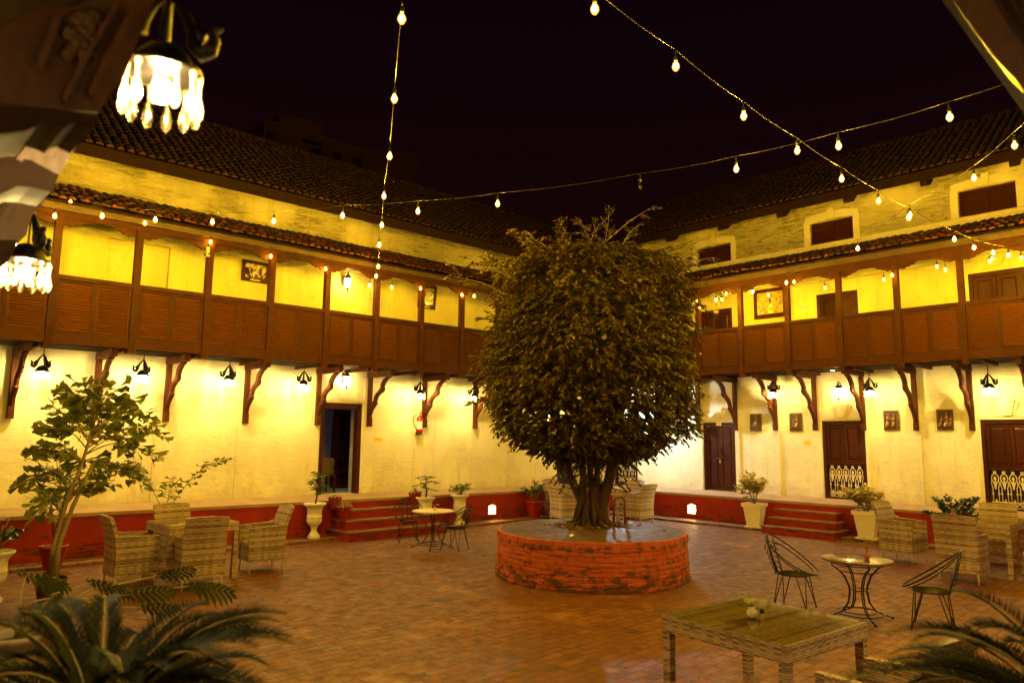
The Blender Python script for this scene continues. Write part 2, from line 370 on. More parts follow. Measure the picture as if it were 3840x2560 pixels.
ms = nt.nodes.new('ShaderNodeMixShader'); ms.inputs[0].default_value = .25; L(nt, tr.outputs[0], ms.inputs[1]); L(nt, gl.outputs[0], ms.inputs[2]); L(nt, ms.outputs[0], nt.nodes['Material Output'].inputs[0]); M['unlit'] = mg
mg, nt, b = newmat('amber_bulb_glass'); tr = nt.nodes.new('ShaderNodeBsdfTransparent'); em = nt.nodes.new('ShaderNodeEmission'); em.inputs[0].default_value = (1.0, .36, .02, 1); em.inputs[1].default_value = 2.2
ms = nt.nodes.new('ShaderNodeMixShader'); ms.inputs[0].default_value = .30; L(nt, tr.outputs[0], ms.inputs[1]); L(nt, em.outputs[0], ms.inputs[2]); L(nt, ms.outputs[0], nt.nodes['Material Output'].inputs[0]); M['amber'] = mg

# pictures: flat generic prints
def mat_print(name, painted=False):
    m, nt, b = newmat(name)
    v = coords(nt, (1, 1, 1))
    n = noise(nt, 9 if not painted else 14, 5, .7, v)
    if painted:
        vo = nt.nodes.new('ShaderNodeTexVoronoi'); vo.inputs['Scale'].default_value = 16; L(nt, v, vo.inputs['Vector'])
        hs = nt.nodes.new('ShaderNodeSeparateColor'); L(nt, vo.outputs['Color'], hs.inputs[0])
        r = ramp(nt, hs.outputs[0], [(0, (.7, .5, .05)), (.35, (.65, .52, .10)), (.55, (.6, .2, .04)), (.72, (.2, .3, .45)), (.86, (.3, .35, .08)), (1, (.75, .6, .1))])
        L(nt, r.outputs[0], b.inputs['Base Color'])
    else:
        sp = nt.nodes.new('ShaderNodeSeparateXYZ'); L(nt, v, sp.inputs[0])
        f = math_(nt, 'ADD', n.outputs[0], math_(nt, 'MULTIPLY', sp.outputs[2], .25))
        r = ramp(nt, f, [(.44, (.10, .05, .02)), (.5, (.4, .3, .12)), (.56, (.72, .62, .35))])
        L(nt, r.outputs[0], b.inputs['Base Color'])
    b.inputs['Roughness'].default_value = .12
    return m
M['photo'] = mat_print('sepia_print'); M['painting'] = mat_print('folk_painting_print', True)
# ------------------------------------------------------------------ mesh helpers
class MB:
    def __init__(s, T=None): s.v = []; s.f = []; s.T = T; s.sm = []; s.smooth = False
    def add(s, vs, fs, T=None):
        T = T or s.T; o = len(s.v)
        s.v.extend([tuple(T(*p)) if T else tuple(p) for p in vs])
        s.f.extend([tuple(i+o for i in f) for f in fs]); s.sm.extend([s.smooth]*len(fs)); return s
    def box(s, x0, x1, y0, y1, z0, z1, T=None):
        vs = [(x0, y0, z0), (x1, y0, z0), (x1, y1, z0), (x0, y1, z0), (x0, y0, z1), (x1, y0, z1), (x1, y1, z1), (x0, y1, z1)]
        return s.add(vs, [(0, 3, 2, 1), (4, 5, 6, 7), (0, 1, 5, 4), (1, 2, 6, 5), (2, 3, 7, 6), (3, 0, 4, 7)], T)
    def hexa(s, vs): return s.add(vs, [(0, 3, 2, 1), (4, 5, 6, 7), (0, 1, 5, 4), (1, 2, 6, 5), (2, 3, 7, 6), (3, 0, 4, 7)])
    def quad(s, a, b, c, d): return s.add([a, b, c, d], [(0, 1, 2, 3)])
    def prism(s, poly, axis, a0, a1):
        """poly in the two other axes (order kept), extruded along axis a0..a1"""
        def P(p, a):
            q = [p[0], p[1]]; q.insert(axis, a); return tuple(q)
        n = len(poly); vs = [P(p, a0) for p in poly]+[P(p, a1) for p in poly]
        return s.add(vs, [tuple(range(n))[::-1], tuple(range(n, 2*n))]+[(i, (i+1) % n, n+(i+1) % n, n+i) for i in range(n)])
    def strip(s, prof_a, prof_b, axis, a0, a1):
        """solid strip between two equally long polylines, extruded along axis"""
        def P(p, a):
            q = [p[0], p[1]]; q.insert(axis, a); return tuple(q)
        n = len(prof_a)
        for i in range(n-1):
            A, B, C, E = prof_a[i], prof_a[i+1], prof_b[i+1], prof_b[i]
            s.add([P(A, a0), P(B, a0), P(C, a0), P(E, a0), P(A, a1), P(B, a1), P(C, a1), P(E, a1)],
                  [(0, 1, 2, 3), (7, 6, 5, 4), (0, 4, 5, 1), (3, 2, 6, 7)]+([(0, 3, 7, 4)] if i == 0 else [])+([(1, 5, 6, 2)] if i == n-2 else []))
        return s
    def tube(s, pts, r, seg=6, closed=False, T=None):
        pts = [Vector(p) for p in pts]; n = len(pts); rs = r if isinstance(r, (list, tuple)) else [r]*n
        vs = []; fs = []; pv = None
        for i, p in enumerate(pts):
            if closed: t = pts[(i+1) % n]-pts[i-1]
            else: t = pts[min(i+1, n-1)]-pts[max(i-1, 0)]
            t = t.normalized() if t.length > 1e-9 else Vector((0, 0, 1))
            if pv is None:
                a = Vector((0, 0, 1)) if abs(t.z) < .9 else Vector((1, 0, 0)); u = t.cross(a).normalized()
            else: u = (pv-t*pv.dot(t)); u = u.normalized() if u.length > 1e-6 else t.orthogonal().normalized()
            pv = u; w = t.cross(u)
            for k in range(seg):
                an = 2*PI*k/seg; vs.append(tuple(p+(u*math.cos(an)+w*math.sin(an))*rs[i]))
        m_ = n if closed else n-1
        for i in range(m_):
            for k in range(seg):
                a = i*seg+k; b_ = i*seg+(k+1) % seg; c = ((i+1) % n)*seg+(k+1) % seg; d = ((i+1) % n)*seg+k
                fs.append((a, b_, c, d))
        if not closed: fs.append(tuple(range(seg))[::-1]); fs.append(tuple((n-1)*seg+k for k in range(seg)))
        sm = s.smooth; s.smooth = True; s.add(vs, fs, T); s.smooth = sm; return s
    def lathe(s, prof, seg=20, c=(0, 0, 0), cap=True, T=None):
        vs = []; fs = []
        for r, z in prof:
            for k in range(seg):
                a = 2*PI*k/seg; vs.append((c[0]+r*math.cos(a), c[1]+r*math.sin(a), c[2]+z))
        for i in range(len(prof)-1):
            for k in range(seg):
                fs.append((i*seg+k, i*seg+(k+1) % seg, (i+1)*seg+(k+1) % seg, (i+1)*seg+k))
        if cap: fs.append(tuple(range(seg))[::-1]); fs.append(tuple((len(prof)-1)*seg+k for k in range(seg)))
        sm = s.smooth; s.smooth = True; s.add(vs, fs, T); s.smooth = sm; return s
    def ball(s, c, r, seg=10, rings=6, sz=1.0, T=None):
        pr = [(max(1e-4, r*math.sin(PI*i/rings)), -r*sz*math.cos(PI*i/rings)) for i in range(rings+1)]
        return s.lathe(pr, seg, c, True, T)
def link(name, me, mat, parent=None):
    o = bpy.data.objects.new(name, me); COL.objects.link(o)
    if mat: me.materials.append(M[mat] if isinstance(mat, str) else mat)
    if parent: o.parent = parent
    return o
def rootloc(p):
    v = Vector((0, 0, 0))
    while p: v += p.location; p = p.parent
    return v
def obj(name, mb, mat, parent=None, world=False):
    """one mesh object; world=True: vertices were given in world coordinates"""
    off = rootloc(parent) if (world and parent) else Vector((0, 0, 0))
    me = bpy.data.meshes.new(name)
    me.from_pydata([(a[0]-off.x, a[1]-off.y, a[2]-off.z) for a in mb.v], [], mb.f)
    me.update()
    if any(mb.sm): me.polygons.foreach_set('use_smooth', mb.sm)
    return link(name, me, mat, parent)
def obj_np(name, verts, nv, mat, parent=None):
    """many equal little polygons islands: verts (n*nv,3); nv=4 leaf (two triangles)"""
    n = len(verts)//nv
    tri = np.array([[0, 1, 2], [0, 2, 3]]) if nv == 4 else np.array([[0, 1, 5], [1, 2, 4], [1, 4, 5], [2, 3, 4]])
    faces = (np.arange(n)[:, None, None]*nv+tri[None]).reshape(-1, 3)
    me = bpy.data.meshes.new(name)
    me.vertices.add(len(verts)); me.vertices.foreach_set('co', np.asarray(verts, dtype=np.float32).ravel())
    me.loops.add(faces.size); me.loops.foreach_set('vertex_index', faces.ravel().astype(np.int32))
    me.polygons.add(len(faces)); me.polygons.foreach_set('loop_start', np.arange(0, faces.size, 3, dtype=np.int32))
    me.polygons.foreach_set('loop_total', np.full(len(faces), 3, dtype=np.int32))
    me.update(calc_edges=True); me.validate()
    return link(name, me, mat, parent)
def tag(o, label=None, cat=None, group=None, kind=None):
    if label: o['label'] = label
    if cat: o['category'] = cat
    if group: o['group'] = group
    if kind: o['kind'] = kind
    return o
def thing(name, label, cat, loc=(0, 0, 0), rz=0, group=None):
    o = bpy.data.objects.new(name, None); COL.objects.link(o); o.location = loc; o.rotation_euler = (0, 0, rz)
    o.empty_display_size = .2
    return tag(o, label, cat, group)
def dup(root, loc, rz=0, label=None, group=None, scale=None):
    r = root.copy(); COL.objects.link(r); r.location = loc; r.rotation_euler = (0, 0, rz)
    if scale: r.scale = scale if hasattr(scale, '__len__') else (scale,)*3
    if label: r['label'] = label
    if group: r['group'] = group
    for ch in list(root.children):
        c = ch.copy(); COL.objects.link(c); c.parent = r
        for g in list(ch.children):
            d = g.copy(); COL.objects.link(d); d.parent = c
    return r
def leaves(P, Dr, Sd, Ln, Wd, fold=.25, six=False, curl=0.15):
    """numpy leaf quads: base P, direction Dr, side Sd, length Ln, width Wd"""
    P = np.asarray(P, float); Dr = np.asarray(Dr, float); Sd = np.asarray(Sd, float); Ln = np.asarray(Ln)[:, None]; Wd = np.asarray(Wd)[:, None]
    Dr = Dr/np.linalg.norm(Dr, axis=1, keepdims=True)
    Sd = Sd-Dr*(Sd*Dr).sum(1, keepdims=True); Sd = Sd/(np.linalg.norm(Sd, axis=1, keepdims=True)+1e-9)
    Nn = np.cross(Dr, Sd)
    if not six:
        a = P; b_ = P+Dr*Ln*.42+Sd*Wd*.5+Nn*Wd*fold; c = P+Dr*Ln-Nn*Ln*curl; d = P+Dr*Ln*.42-Sd*Wd*.5+Nn*Wd*fold
        return np.stack([a, b_, c, d], 1).reshape(-1, 3)
    a = P; b_ = P+Dr*Ln*.25+Sd*Wd*.42+Nn*Wd*fold; c = P+Dr*Ln*.62+Sd*Wd*.40+Nn*Wd*fold-Nn*Ln*curl*.4
    d = P+Dr*Ln-Nn*Ln*curl; e = P+Dr*Ln*.62-Sd*Wd*.40+Nn*Wd*fold-Nn*Ln*curl*.4; f = P+Dr*Ln*.25-Sd*Wd*.42+Nn*Wd*fold
    return np.stack([a, b_, c, d, e, f], 1).reshape(-1, 3)
def rnd(a, b_): return random.uniform(a, b_)

# ------------------------------------------------------------------ setting
g = MB()
g.quad((-14, -14, 0), (34, -14, 0), (34, 30, 0), (-14, 30, 0)); o = obj('ground', g, 'ground'); tag(o, kind='structure')
for nm, a in (('apron', [(-1, 17.25, 14.05, 14.62), (17.25, 17.88, -1, 14.62)]),):
    mb = MB()
    mb.box(-1, 17.24, 14.05, 14.70, 0, .055); mb.box(17.25, 17.95, -1, 14.70, 0, .058)
    o = obj('apron', mb, 'apron'); tag(o, kind='structure')

# ------------------------------------------------------------------ the courtyard wings
def interp(x, xs, ys):
    for i in range(len(xs)-1):
        if x <= xs[i+1]: t = (x-xs[i])/(xs[i+1]-xs[i]); return ys[i]+t*(ys[i+1]-ys[i])
    return ys[-1]
def T_left(u, v, z):
    s = interp(z, [0, .8, 2.5, 3.9, 5.2, 8, 11], [0, -.0067, .0, .009, .0125, .013, .006])
    return (u, 16.1-v, z+(u-8.5)*s)
def T_right(u, v, z): return (19.6-v, u, z)
def T_near(u, v, z): return (-.45+v, u, z)
def T_near2(u, v, z): return (u, -.45+v, z)
WD = {  # levels
 'L': dict(T=T_left, u0=-3.0, u1=19.6, pl=.80, plv=1.48, bot=3.88, rail=5.15, beam=6.22, fas0=6.33, fas1=6.46, eave=6.49, rw=7.10, wt=8.02, ev=.75, ez=7.86, ridge=(-2.3, 10.2), bv=1.12),
 'R': dict(T=T_right, u0=-3.0, u1=16.1, pl=.735, plv=1.72, bot=4.08, rail=5.375, beam=6.48, fas0=6.66, fas1=6.82, eave=6.85, rw=7.42, wt=8.80, ev=.68, ez=8.82, ridge=(-2.2, 10.85), bv=1.25)}

def wall_panel(mb, T, u0, u1, z0, z1, ops, depth=.22, v=0.0):
    """wall face at v with rectangular openings (ua,ub,za,zb) and reveals"""
    us = sorted({u0, u1, *[o[0] for o in ops], *[o[1] for o in ops]}); zs = sorted({z0, z1, *[o[2] for o in ops], *[o[3] for o in ops]})
    us = [u for u in us if u0 <= u <= u1]; zs = [z for z in zs if z0 <= z <= z1]
    for i in range(len(us)-1):
        for j in range(len(zs)-1):
            cu, cz = (us[i]+us[i+1])/2, (zs[j]+zs[j+1])/2
            if any(o[0] < cu < o[1] and o[2] < cz < o[3] for o in ops): continue
            mb.add([(us[i], v, zs[j]), (us[i+1], v, zs[j]), (us[i+1], v, zs[j+1]), (us[i], v, zs[j+1])], [(0, 1, 2, 3)], T)
    for a, b_, c, d in ops:
        e = v-depth
        mb.add([(a, v, c), (a, e, c), (a, e, d), (a, v, d)], [(0, 1, 2, 3)], T); mb.add([(b_, v, c), (b_, e, c), (b_, e, d), (b_, v, d)], [(0, 1, 2, 3)], T)
        mb.add([(a, v, d), (b_, v, d), (b_, e, d), (a, e, d)], [(0, 1, 2, 3)], T); mb.add([(a, v, c), (b_, v, c), (b_, e, c), (a, e, c)], [(0, 1, 2, 3)], T)

def tiles(mb, T, u0, u1, va, za, vb, zb, pitch=.17, rows=12, jit=.012, rad=.062):
    """rows of half-round clay tiles from the eave (va,za) up to (vb,zb)"""
    n = int((u1-u0)/pitch); L_ = math.hypot(vb-va, zb-za); dv, dz = (vb-va)/L_, (zb-za)/L_; nv, nz = -dz, dv
    if nz < 0: nv, nz = -nv, -nz
    rl = L_/rows; seg = 4
    for r_ in range(rows):
        for i in range(n):
            u = u0+(i+.5)*pitch+rnd(-jit, jit); s0 = r_*rl-rl*.18+rnd(-jit*1.5, jit*1.5); s1 = (r_+1)*rl+rl*.04
            tilt = rnd(-jit, jit)*.8; lift = .035+rnd(0, jit*.6); vs = []
            for k, (ss, rr, lf) in enumerate(((s0, rad, lift), (s1, rad*.82, lift-.028))):
                for q in range(seg+1):
                    a = PI*q/seg; uu = u+math.cos(a)*rr+(tilt if k else 0); h = math.sin(a)*rr*.85+lf
                    vs.append((uu, va+dv*ss+nv*h, za+dz*ss+nz*h))
            m_ = seg+1; fs = [(q, q+1, m_+q+1, m_+q) for q in range(seg)]+[tuple(range(m_))]
            mb.add(vs, fs, T)

WAVE_A = [(.09, 2.60), (.13, 2.78), (.21, 2.94), (.32, 3.05), (.405, 3.14), (.375, 3.20), (.43, 3.33), (.55, 3.42), (.68, 3.47), (.74, 3.55), (.71, 3.61), (.76, 3.72), (.87, 3.83), (1.03, 3.91)]
WAVE_B = [(.02, 2.78), (.05, 2.90), (.09, 3.02), (.14, 3.12), (.21, 3.20), (.255, 3.28), (.28, 3.37), (.35, 3.47), (.45, 3.55), (.525, 3.63), (.55, 3.70), (.59, 3.78), (.68, 3.87), (.82, 3.95)]
WAVE_B = [(b_[0]*.66+a_[0]*.34, b_[1]*.66+a_[1]*.34) for a_, b_ in zip(WAVE_A, WAVE_B)]
def bracket(parent, T, u, bot, reach, w=.105, mat='wood', name='bracket'):
    dz = bot-4.08; k = reach/1.25
    mb = MB(T)
    mb.box(u-w/2, u+w/2, .0, .115, 2.52+dz*.2, bot-.16)
    mb.box(u-w/2-.006, u+w/2+.006, .0, reach-.04, bot-.158, bot-.012)
    mb.box(u-w/2+.004, u+w/2-.004, .117, .15, 2.52+dz*.2, 2.70)
    A = [(a*k*1.08, z+dz*(z-2.6)/1.3) for a, z in WAVE_A]; B = [(a*k*1.08, z+dz*(z-2.6)/1.3) for a, z in WAVE_B]
    mb.smooth = True
    mb.strip(A, B, 0, u-w/2+.012, u+w/2-.012)
    return obj(name, mb, mat, parent, world=True)

def shutter_mesh(w, h, nsl):
    fr = MB(); t = .055
    fr.box(0, t, -.03, .03, 0, h); fr.box(w-t, w, -.03, .03, 0, h); fr.box(t, w-t, -.029, .029, 0, .07); fr.box(t, w-t, -.029, .029, h-.06, h); fr.box(t, w-t, -.029, -.024, .07, h-.06)
    sl = MB(); z0, z1 = .075, h-.065; p = (z1-z0)/nsl
    for i in range(nsl):
        z = z0+p*i+rnd(-.002, .002); j = rnd(-.004, .004)
        sl.add([(t, .030+j, z+.004), (w-t, .030+j, z+.004), (w-t, -.016, z+p*.92), (t, -.016, z+p*.92), (t, .034+j, z+.013), (w-t, .034+j, z+.013), (w-t, -.012, z+p*.92+.009), (t, -.012, z+p*.92+.009)],
               [(0, 3, 2, 1), (4, 5, 6, 7), (0, 1, 5, 4), (2, 3, 7, 6), (0, 4, 7, 3), (1, 2, 6, 5)])
    return fr, sl
def scallop(mb, T, u, sgn, v, ztop, ln=.42, hh=.15, th=.05):
    pts = [(0, 0)]; n = 5
    low = [(.06, hh*.92), (.13, hh*1.0), (.18, hh*.74), (.24, hh*.70), (.28, hh*.50), (.34, hh*.44), (.38, hh*.22), (ln, hh*.16), (ln+.03, 0)]
    poly = [(u, ztop)]+[(u, ztop-hh*.9)]+[(u+sgn*a, ztop-b_) for a, b_ in low]
    n = len(poly)
    def q(p, vv): return (p[0], vv, p[1])
    mb.add([q(p, v-th/2) for p in poly]+[q(p, v+th/2) for p in poly], [tuple(range(n)), tuple(range(n, 2*n))[::-1]]+[(i, (i+1) % n, n+(i+1) % n, n+i) for i in range(n)], T)

def build_wing(key, label, posts, brackets, ops_low, ops_gal, ops_up, corbels, pil):
    w = WD[key]; T = w['T']; u0, u1 = w['u0'], w['u1']; bv = w['bv']
    base = T((u0+u1)/2, 0, 0); root = thing('courtyard_wing', label, 'building', (base[0], base[1], 0))
    pl, plv, bot, rail = w['pl'], w['plv'], w['bot'], w['rail']
    tr = []
    # plinth + terrace
    uend = u1 if key == 'L' else 14.6
    pe = u1-1.72 if key == 'L' else u1-1.48
    nic = {'L': (13.27, 13.55), 'R': (11.14, 11.40)}[key]
    mb = MB(T); wall_panel(mb, T, u0, pe, 0, pl-.06, [(nic[0], nic[1], .19, .47)], .3, plv); obj('plinth', mb, 'red', root, True)
    mb = MB(T); mb.box(u0, pe-.002, 0.0, plv+.025, pl-.06, pl); obj('terrace', mb, 'terrace', root, True)
    # walls, three storeys of face
    mb = MB(T); wall_panel(mb, T, u0, u1, pl, bot+.16, ops_low)
    for a, b_ in pil: mb.box(a, b_, .0, .028, pl, bot-.16)
    wall_panel(mb, T, u0, u1, 0, w['wt']+.3, [(8.98, 10.17, .80, 3.05)] if key == 'L' else [], .01, -.55)
    obj('ground_floor_wall', mb, 'plaster', root, True)
    mb = MB(T); wall_panel(mb, T, u0, u1, bot+.16, w['rw']-.03, ops_gal, .12); obj('gallery_wall', mb, 'plaster_gal', root, True)
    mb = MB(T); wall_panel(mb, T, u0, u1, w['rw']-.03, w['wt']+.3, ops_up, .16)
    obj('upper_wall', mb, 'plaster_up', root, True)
    # gallery floor, battens, beams
    mb = MB(T); mb.box(u0, u1-bv, 0, bv-.02, bot+.02, bot+.07)
    for i in range(9): v = .12+i*(bv-.2)/9; mb.box(u0, u1-bv, v, v+.05, bot-.012, bot+.019)
    obj('gallery_floor', mb, 'rafter', root, True)
    for i, u in enumerate(np.arange(u0+.3, u1-bv, 1.37)): mb = MB(T); mb.box(u-.04, u+.04, .02, bv-.03, bot-.075, bot-.013); obj('joist', mb, 'wood', root, True)
    ub = u1-bv
    mb = MB(T); mb.box(u0, ub, bv-.05, bv+.05, bot, bot+.17); obj('floor_beam', mb, 'wood', root, True)
    mb = MB(T); mb.box(u0, ub, bv-.045, bv+.058, rail-.085, rail); obj('handrail', mb, 'wood', root, True)
    mb = MB(T); mb.box(u0, ub, bv-.06, bv+.055, w['beam'], w['fas0']-.004); obj('eave_beam', mb, 'wood', root, True)
    mb = MB(T); mb.box(u0, ub, bv+.02, bv+.12, w['fas0'], w['fas1']); mb.box(u0, ub, bv+.12, bv+.15, w['fas1']-.03, w['fas1']+.006); obj('gutter', mb, 'gutter', root, True)
    for u in posts:
        mb = MB(T); mb.box(u-.062, u+.062, bv-.066, bv+.066, bot-.06, w['beam']+.02)
        mb.box(u-.075, u+.075, bv-.075, bv+.075, bot-.10, bot-.02)
        p = obj('post', mb, 'wood', root, True)
        mb = MB(T)
        for s in (-1, 1): scallop(mb, T, u+s*.064, s, bv, w['beam']+.002)
        obj('capital', mb, 'wood', p, True)
    # shutters: two leaves a bay, shared meshes
    bay = posts[1]-posts[0]; W_ = (bay-.14)/2; H_ = rail-.087-(bot+.172)
    fr, sl = shutter_mesh(W_, H_, 18)
    if key == 'L':
        fr.v = [(a, -b_, c) for a, b_, c in fr.v]; sl.v = [(a, -b_, c) for a, b_, c in sl.v]
    else:
        fr.v = [(-b_, a, c) for a, b_, c in fr.v]; sl.v = [(-b_, a, c) for a, b_, c in sl.v]
    fo = so = None; ps = list(posts)
    for i in range(len(ps)-1):
        for s in range(2):
            uu = ps[i]+.068+s*(W_+.004); loc = Vector(T(uu, bv, bot+.172))-rootloc(root)
            if fo is None:
                fo = obj('shutter', fr, 'wood', root); so = obj('slats', sl, 'slat', fo); a = fo
            else:
                a = fo.copy(); COL.objects.link(a); c = so.copy(); COL.objects.link(c); c.parent = a
            a.location = loc
    # awning roof
    mb = MB(T); mb.hexa([(u0, bv+.15, w['eave']-.045), (ub, bv+.15, w['eave']-.045), (ub, 0, w['rw']-.045), (u0, 0, w['rw']-.045), (u0, bv+.15, w['eave']), (ub, bv+.15, w['eave']), (ub, 0, w['rw']), (u0, 0, w['rw'])])
    ro = obj('awning_roof', mb, 'rafter', root, True)
    mb = MB(); tiles(mb, T, u0, ub+.6, bv+.21, w['eave']+.005, .02, w['rw']+.03, .165, 4, .03, .066); obj('roof_tiles', mb, 'tile_low', ro, True)
    # upper cornice boards, fascia, corbels, main roof
    mb = MB(T); mb.hexa([(u0, w['ev'], w['ez']-.24), (u1+.0, w['ev'], w['ez']-.24), (u1, -.05, w['wt']+.02), (u0, -.05, w['wt']+.02), (u0, w['ev'], w['ez']-.20), (u1, w['ev'], w['ez']-.20), (u1, -.05, w['wt']+.06), (u0, -.05, w['wt']+.06)])
    mb.box(u0, u1, w['ev'], w['ev']+.04, w['ez']-.25, w['ez']-.02)
    obj('eaves_board', mb, 'rafter', root, True)
    for u in corbels:
        z = w['wt']; ln = lambda v: EYE+(z-EYE)*(1-v/(16.1 if key == 'L' else 19.6))
        mb = MB(T); mb.prism([(.10, ln(.1)-.02), (.30, ln(.3)-.14), (.60, ln(.6)-.145), (.66, ln(.66)-.06), (.66, z+.02), (.10, z+.02)], 0, u-.075, u+.075)
        # prism gives (axis first); swap into (u,v,z)
        obj('rafter_end', mb, 'rafter', root, True)
    rv, rz = w['ridge']
    mb = MB(T); e0, ez = w['ev']+.06, w['ez']-.02; ue = u1+.3 if key == 'L' else u1-1.6
    mb.hexa([(u0, e0, ez-.05), (ue, e0, ez-.05), (ue, rv, rz-.05), (u0, rv, rz-.05), (u0, e0, ez), (ue, e0, ez), (ue, rv, rz), (u0, rv, rz)])
    mb.hexa([(u0, rv-.01, rz-.05), (ue, rv-.01, rz-.05), (ue, rv-3.0, ez-.05), (u0, rv-3.0, ez-.05), (u0, rv-.01, rz), (ue, rv-.01, rz), (ue, rv-3.0, ez), (u0, rv-3.0, ez)])
    ro = obj('roof', mb, 'rafter', root, True)
    mb = MB(); tiles(mb, T, u0+2, ue, e0+.03, ez+.0, rv, rz, .19, 22, .014, .075); obj('roof_tiles', mb, 'tile', ro, True)
    mb = MB(T); n = int((ue-u0)/.4)
    for i in range(n):
        uu = u0+i*.4; mb.tube([(uu, rv, rz+.02), (uu+.44, rv, rz+.03)], [.11, .09], 8)
    obj('ridge_tiles', mb, 'tile', ro, True)
    for u in brackets: bracket(root, T, u, bot, bv)
    return root
def mb_fix_prism(): pass

postsL = [round(-2.60+1.3737*i, 3) for i in range(0, 16)]
postsL = [2.875-1.3737*4+1.3737*i for i in range(16)]
postsR = [3.10-1.3505*4+1.3505*i for i in range(13)]
rootL = build_wing('L', 'left courtyard wing with shuttered wooden gallery and low tiled eaves, beside the potted palms', [p for p in postsL if p < 18.3],
    [1.2, 2.6, 3.99, 5.33, 7.05, 8.86, 10.335, 12.107, 13.96, 15.6],
    [(8.98, 10.17, .80, 3.05), (17.6, 18.5, .80, 2.9)], [(9.05, 10.35, 4.05, 6.48), (4.0, 5.2, 4.05, 6.27), (14.0, 15.1, 4.05, 6.3), (15.35, 15.9, 5.6, 6.5)], [],
    [3.81-1.16*k for k in range(1, 6)]+[3.81+1.16*k for k in range(14)],
    [(5.15, 5.36), (8.70, 8.95), (10.20, 10.36), (12.0, 12.3), (13.78, 14.08), (3.85, 4.15), (6.9, 7.2), (15.4, 15.8)])
rootR = build_wing('R', 'right courtyard wing with three latticed doors, small upper windows and a wooden gallery', [p for p in postsR if p < 14.5],
    [2.3, 3.5, 4.71, 5.91, 7.15, 8.40, 9.53, 10.76, 12.0, 13.4],
    [(10.82, 11.89, .735, 2.76), (7.15, 8.26, .735, 2.78), (3.46, 4.57, .735, 2.78), (14.35, 15.3, .735, 2.76)],
    [(10.81, 11.88, 4.1, 6.20), (7.155, 8.255, 4.1, 6.24), (3.47, 4.60, 4.1, 6.25), (14.3, 15.3, 4.1, 6.2)],
    [(3.5, 4.68, 7.67, 8.32), (7.17, 8.33, 7.64, 8.27), (10.77, 11.93, 7.60, 8.21)],
    [3.40-1.84*1, 3.40]+[5.24+1.84*k for k in range(6)],
    [(4.64, 4.78), (5.83, 5.99), (7.08, 7.142), (8.27, 8.48), (9.45, 9.61), (10.68, 10.81), (11.9, 12.1)])
# ------------------------------------------------------------------ doors, windows, trim
def lattice(mb, T, ua, ub, za, zb, n=5, v=-.05):
    w = (ub-ua)/n; h = zb-za; r = .011
    for i in range(n):
        c = ua+w*(i+.5)
        def P(x, y): return (c+x*w, v, za+y*h)
        for pts, rr in (([P(.40*math.cos(a), .80+.115*math.sin(a)) for a in np.linspace(0, 2*PI, 15)[:-1]], r),):
            mb.tube(pts, rr, 4, closed=True)
        def flat(poly):
            n_ = len(poly); vs = [P(*p) for p in poly]; vs2 = [(a, v+.014, b_) for a, _, b_ in vs]
            mb.add(vs+vs2, [tuple(range(n_)), tuple(range(n_, 2*n_))[::-1]]+[(k, (k+1) % n_, n_+(k+1) % n_, n_+k) for k in range(n_)])
        flat([(-.22, .93), (-.14, .955), (-.2, .98), (-.12, 1.0), (.12, 1.0), (.2, .98), (.14, .955), (.22, .93)])
        flat([(0, .85), (.17, .82), (.12, .76), (0, .71), (-.12, .76), (-.17, .82)])
        flat([(-.24, .68), (0, .72), (.24, .68), (.14, .60), (.07, .52), (0, .48), (-.07, .52), (-.14, .60)])
        for s in (-1, 1):
            mb.tube([P(s*.36, .73), P(s*.44, .66), P(s*.40, .58), P(s*.30, .54), P(s*.33, .46), P(s*.31, .16)], r*.95, 4)
            mb.tube([P(s*.33, .40), P(s*.33, .345)], r*1.9, 4)
        mb.tube([P(.46*math.cos(a), .145+.11*math.sin(a)) for a in np.linspace(PI, 2*PI, 9)], r, 4)
        mb.tube([P(-.46, .145), P(.46, .145)], r, 4)
        flat([(-.14, .155), (.14, .155), (.07, .20), (0, .235), (-.07, .20)])
        for a in (-.25, 0, .25): mb.tube([P(a*.4, .145), P(a, .05)], r*.8, 4)
    mb.box(ua, ub, v-.008, v+.01, za, za+.012)
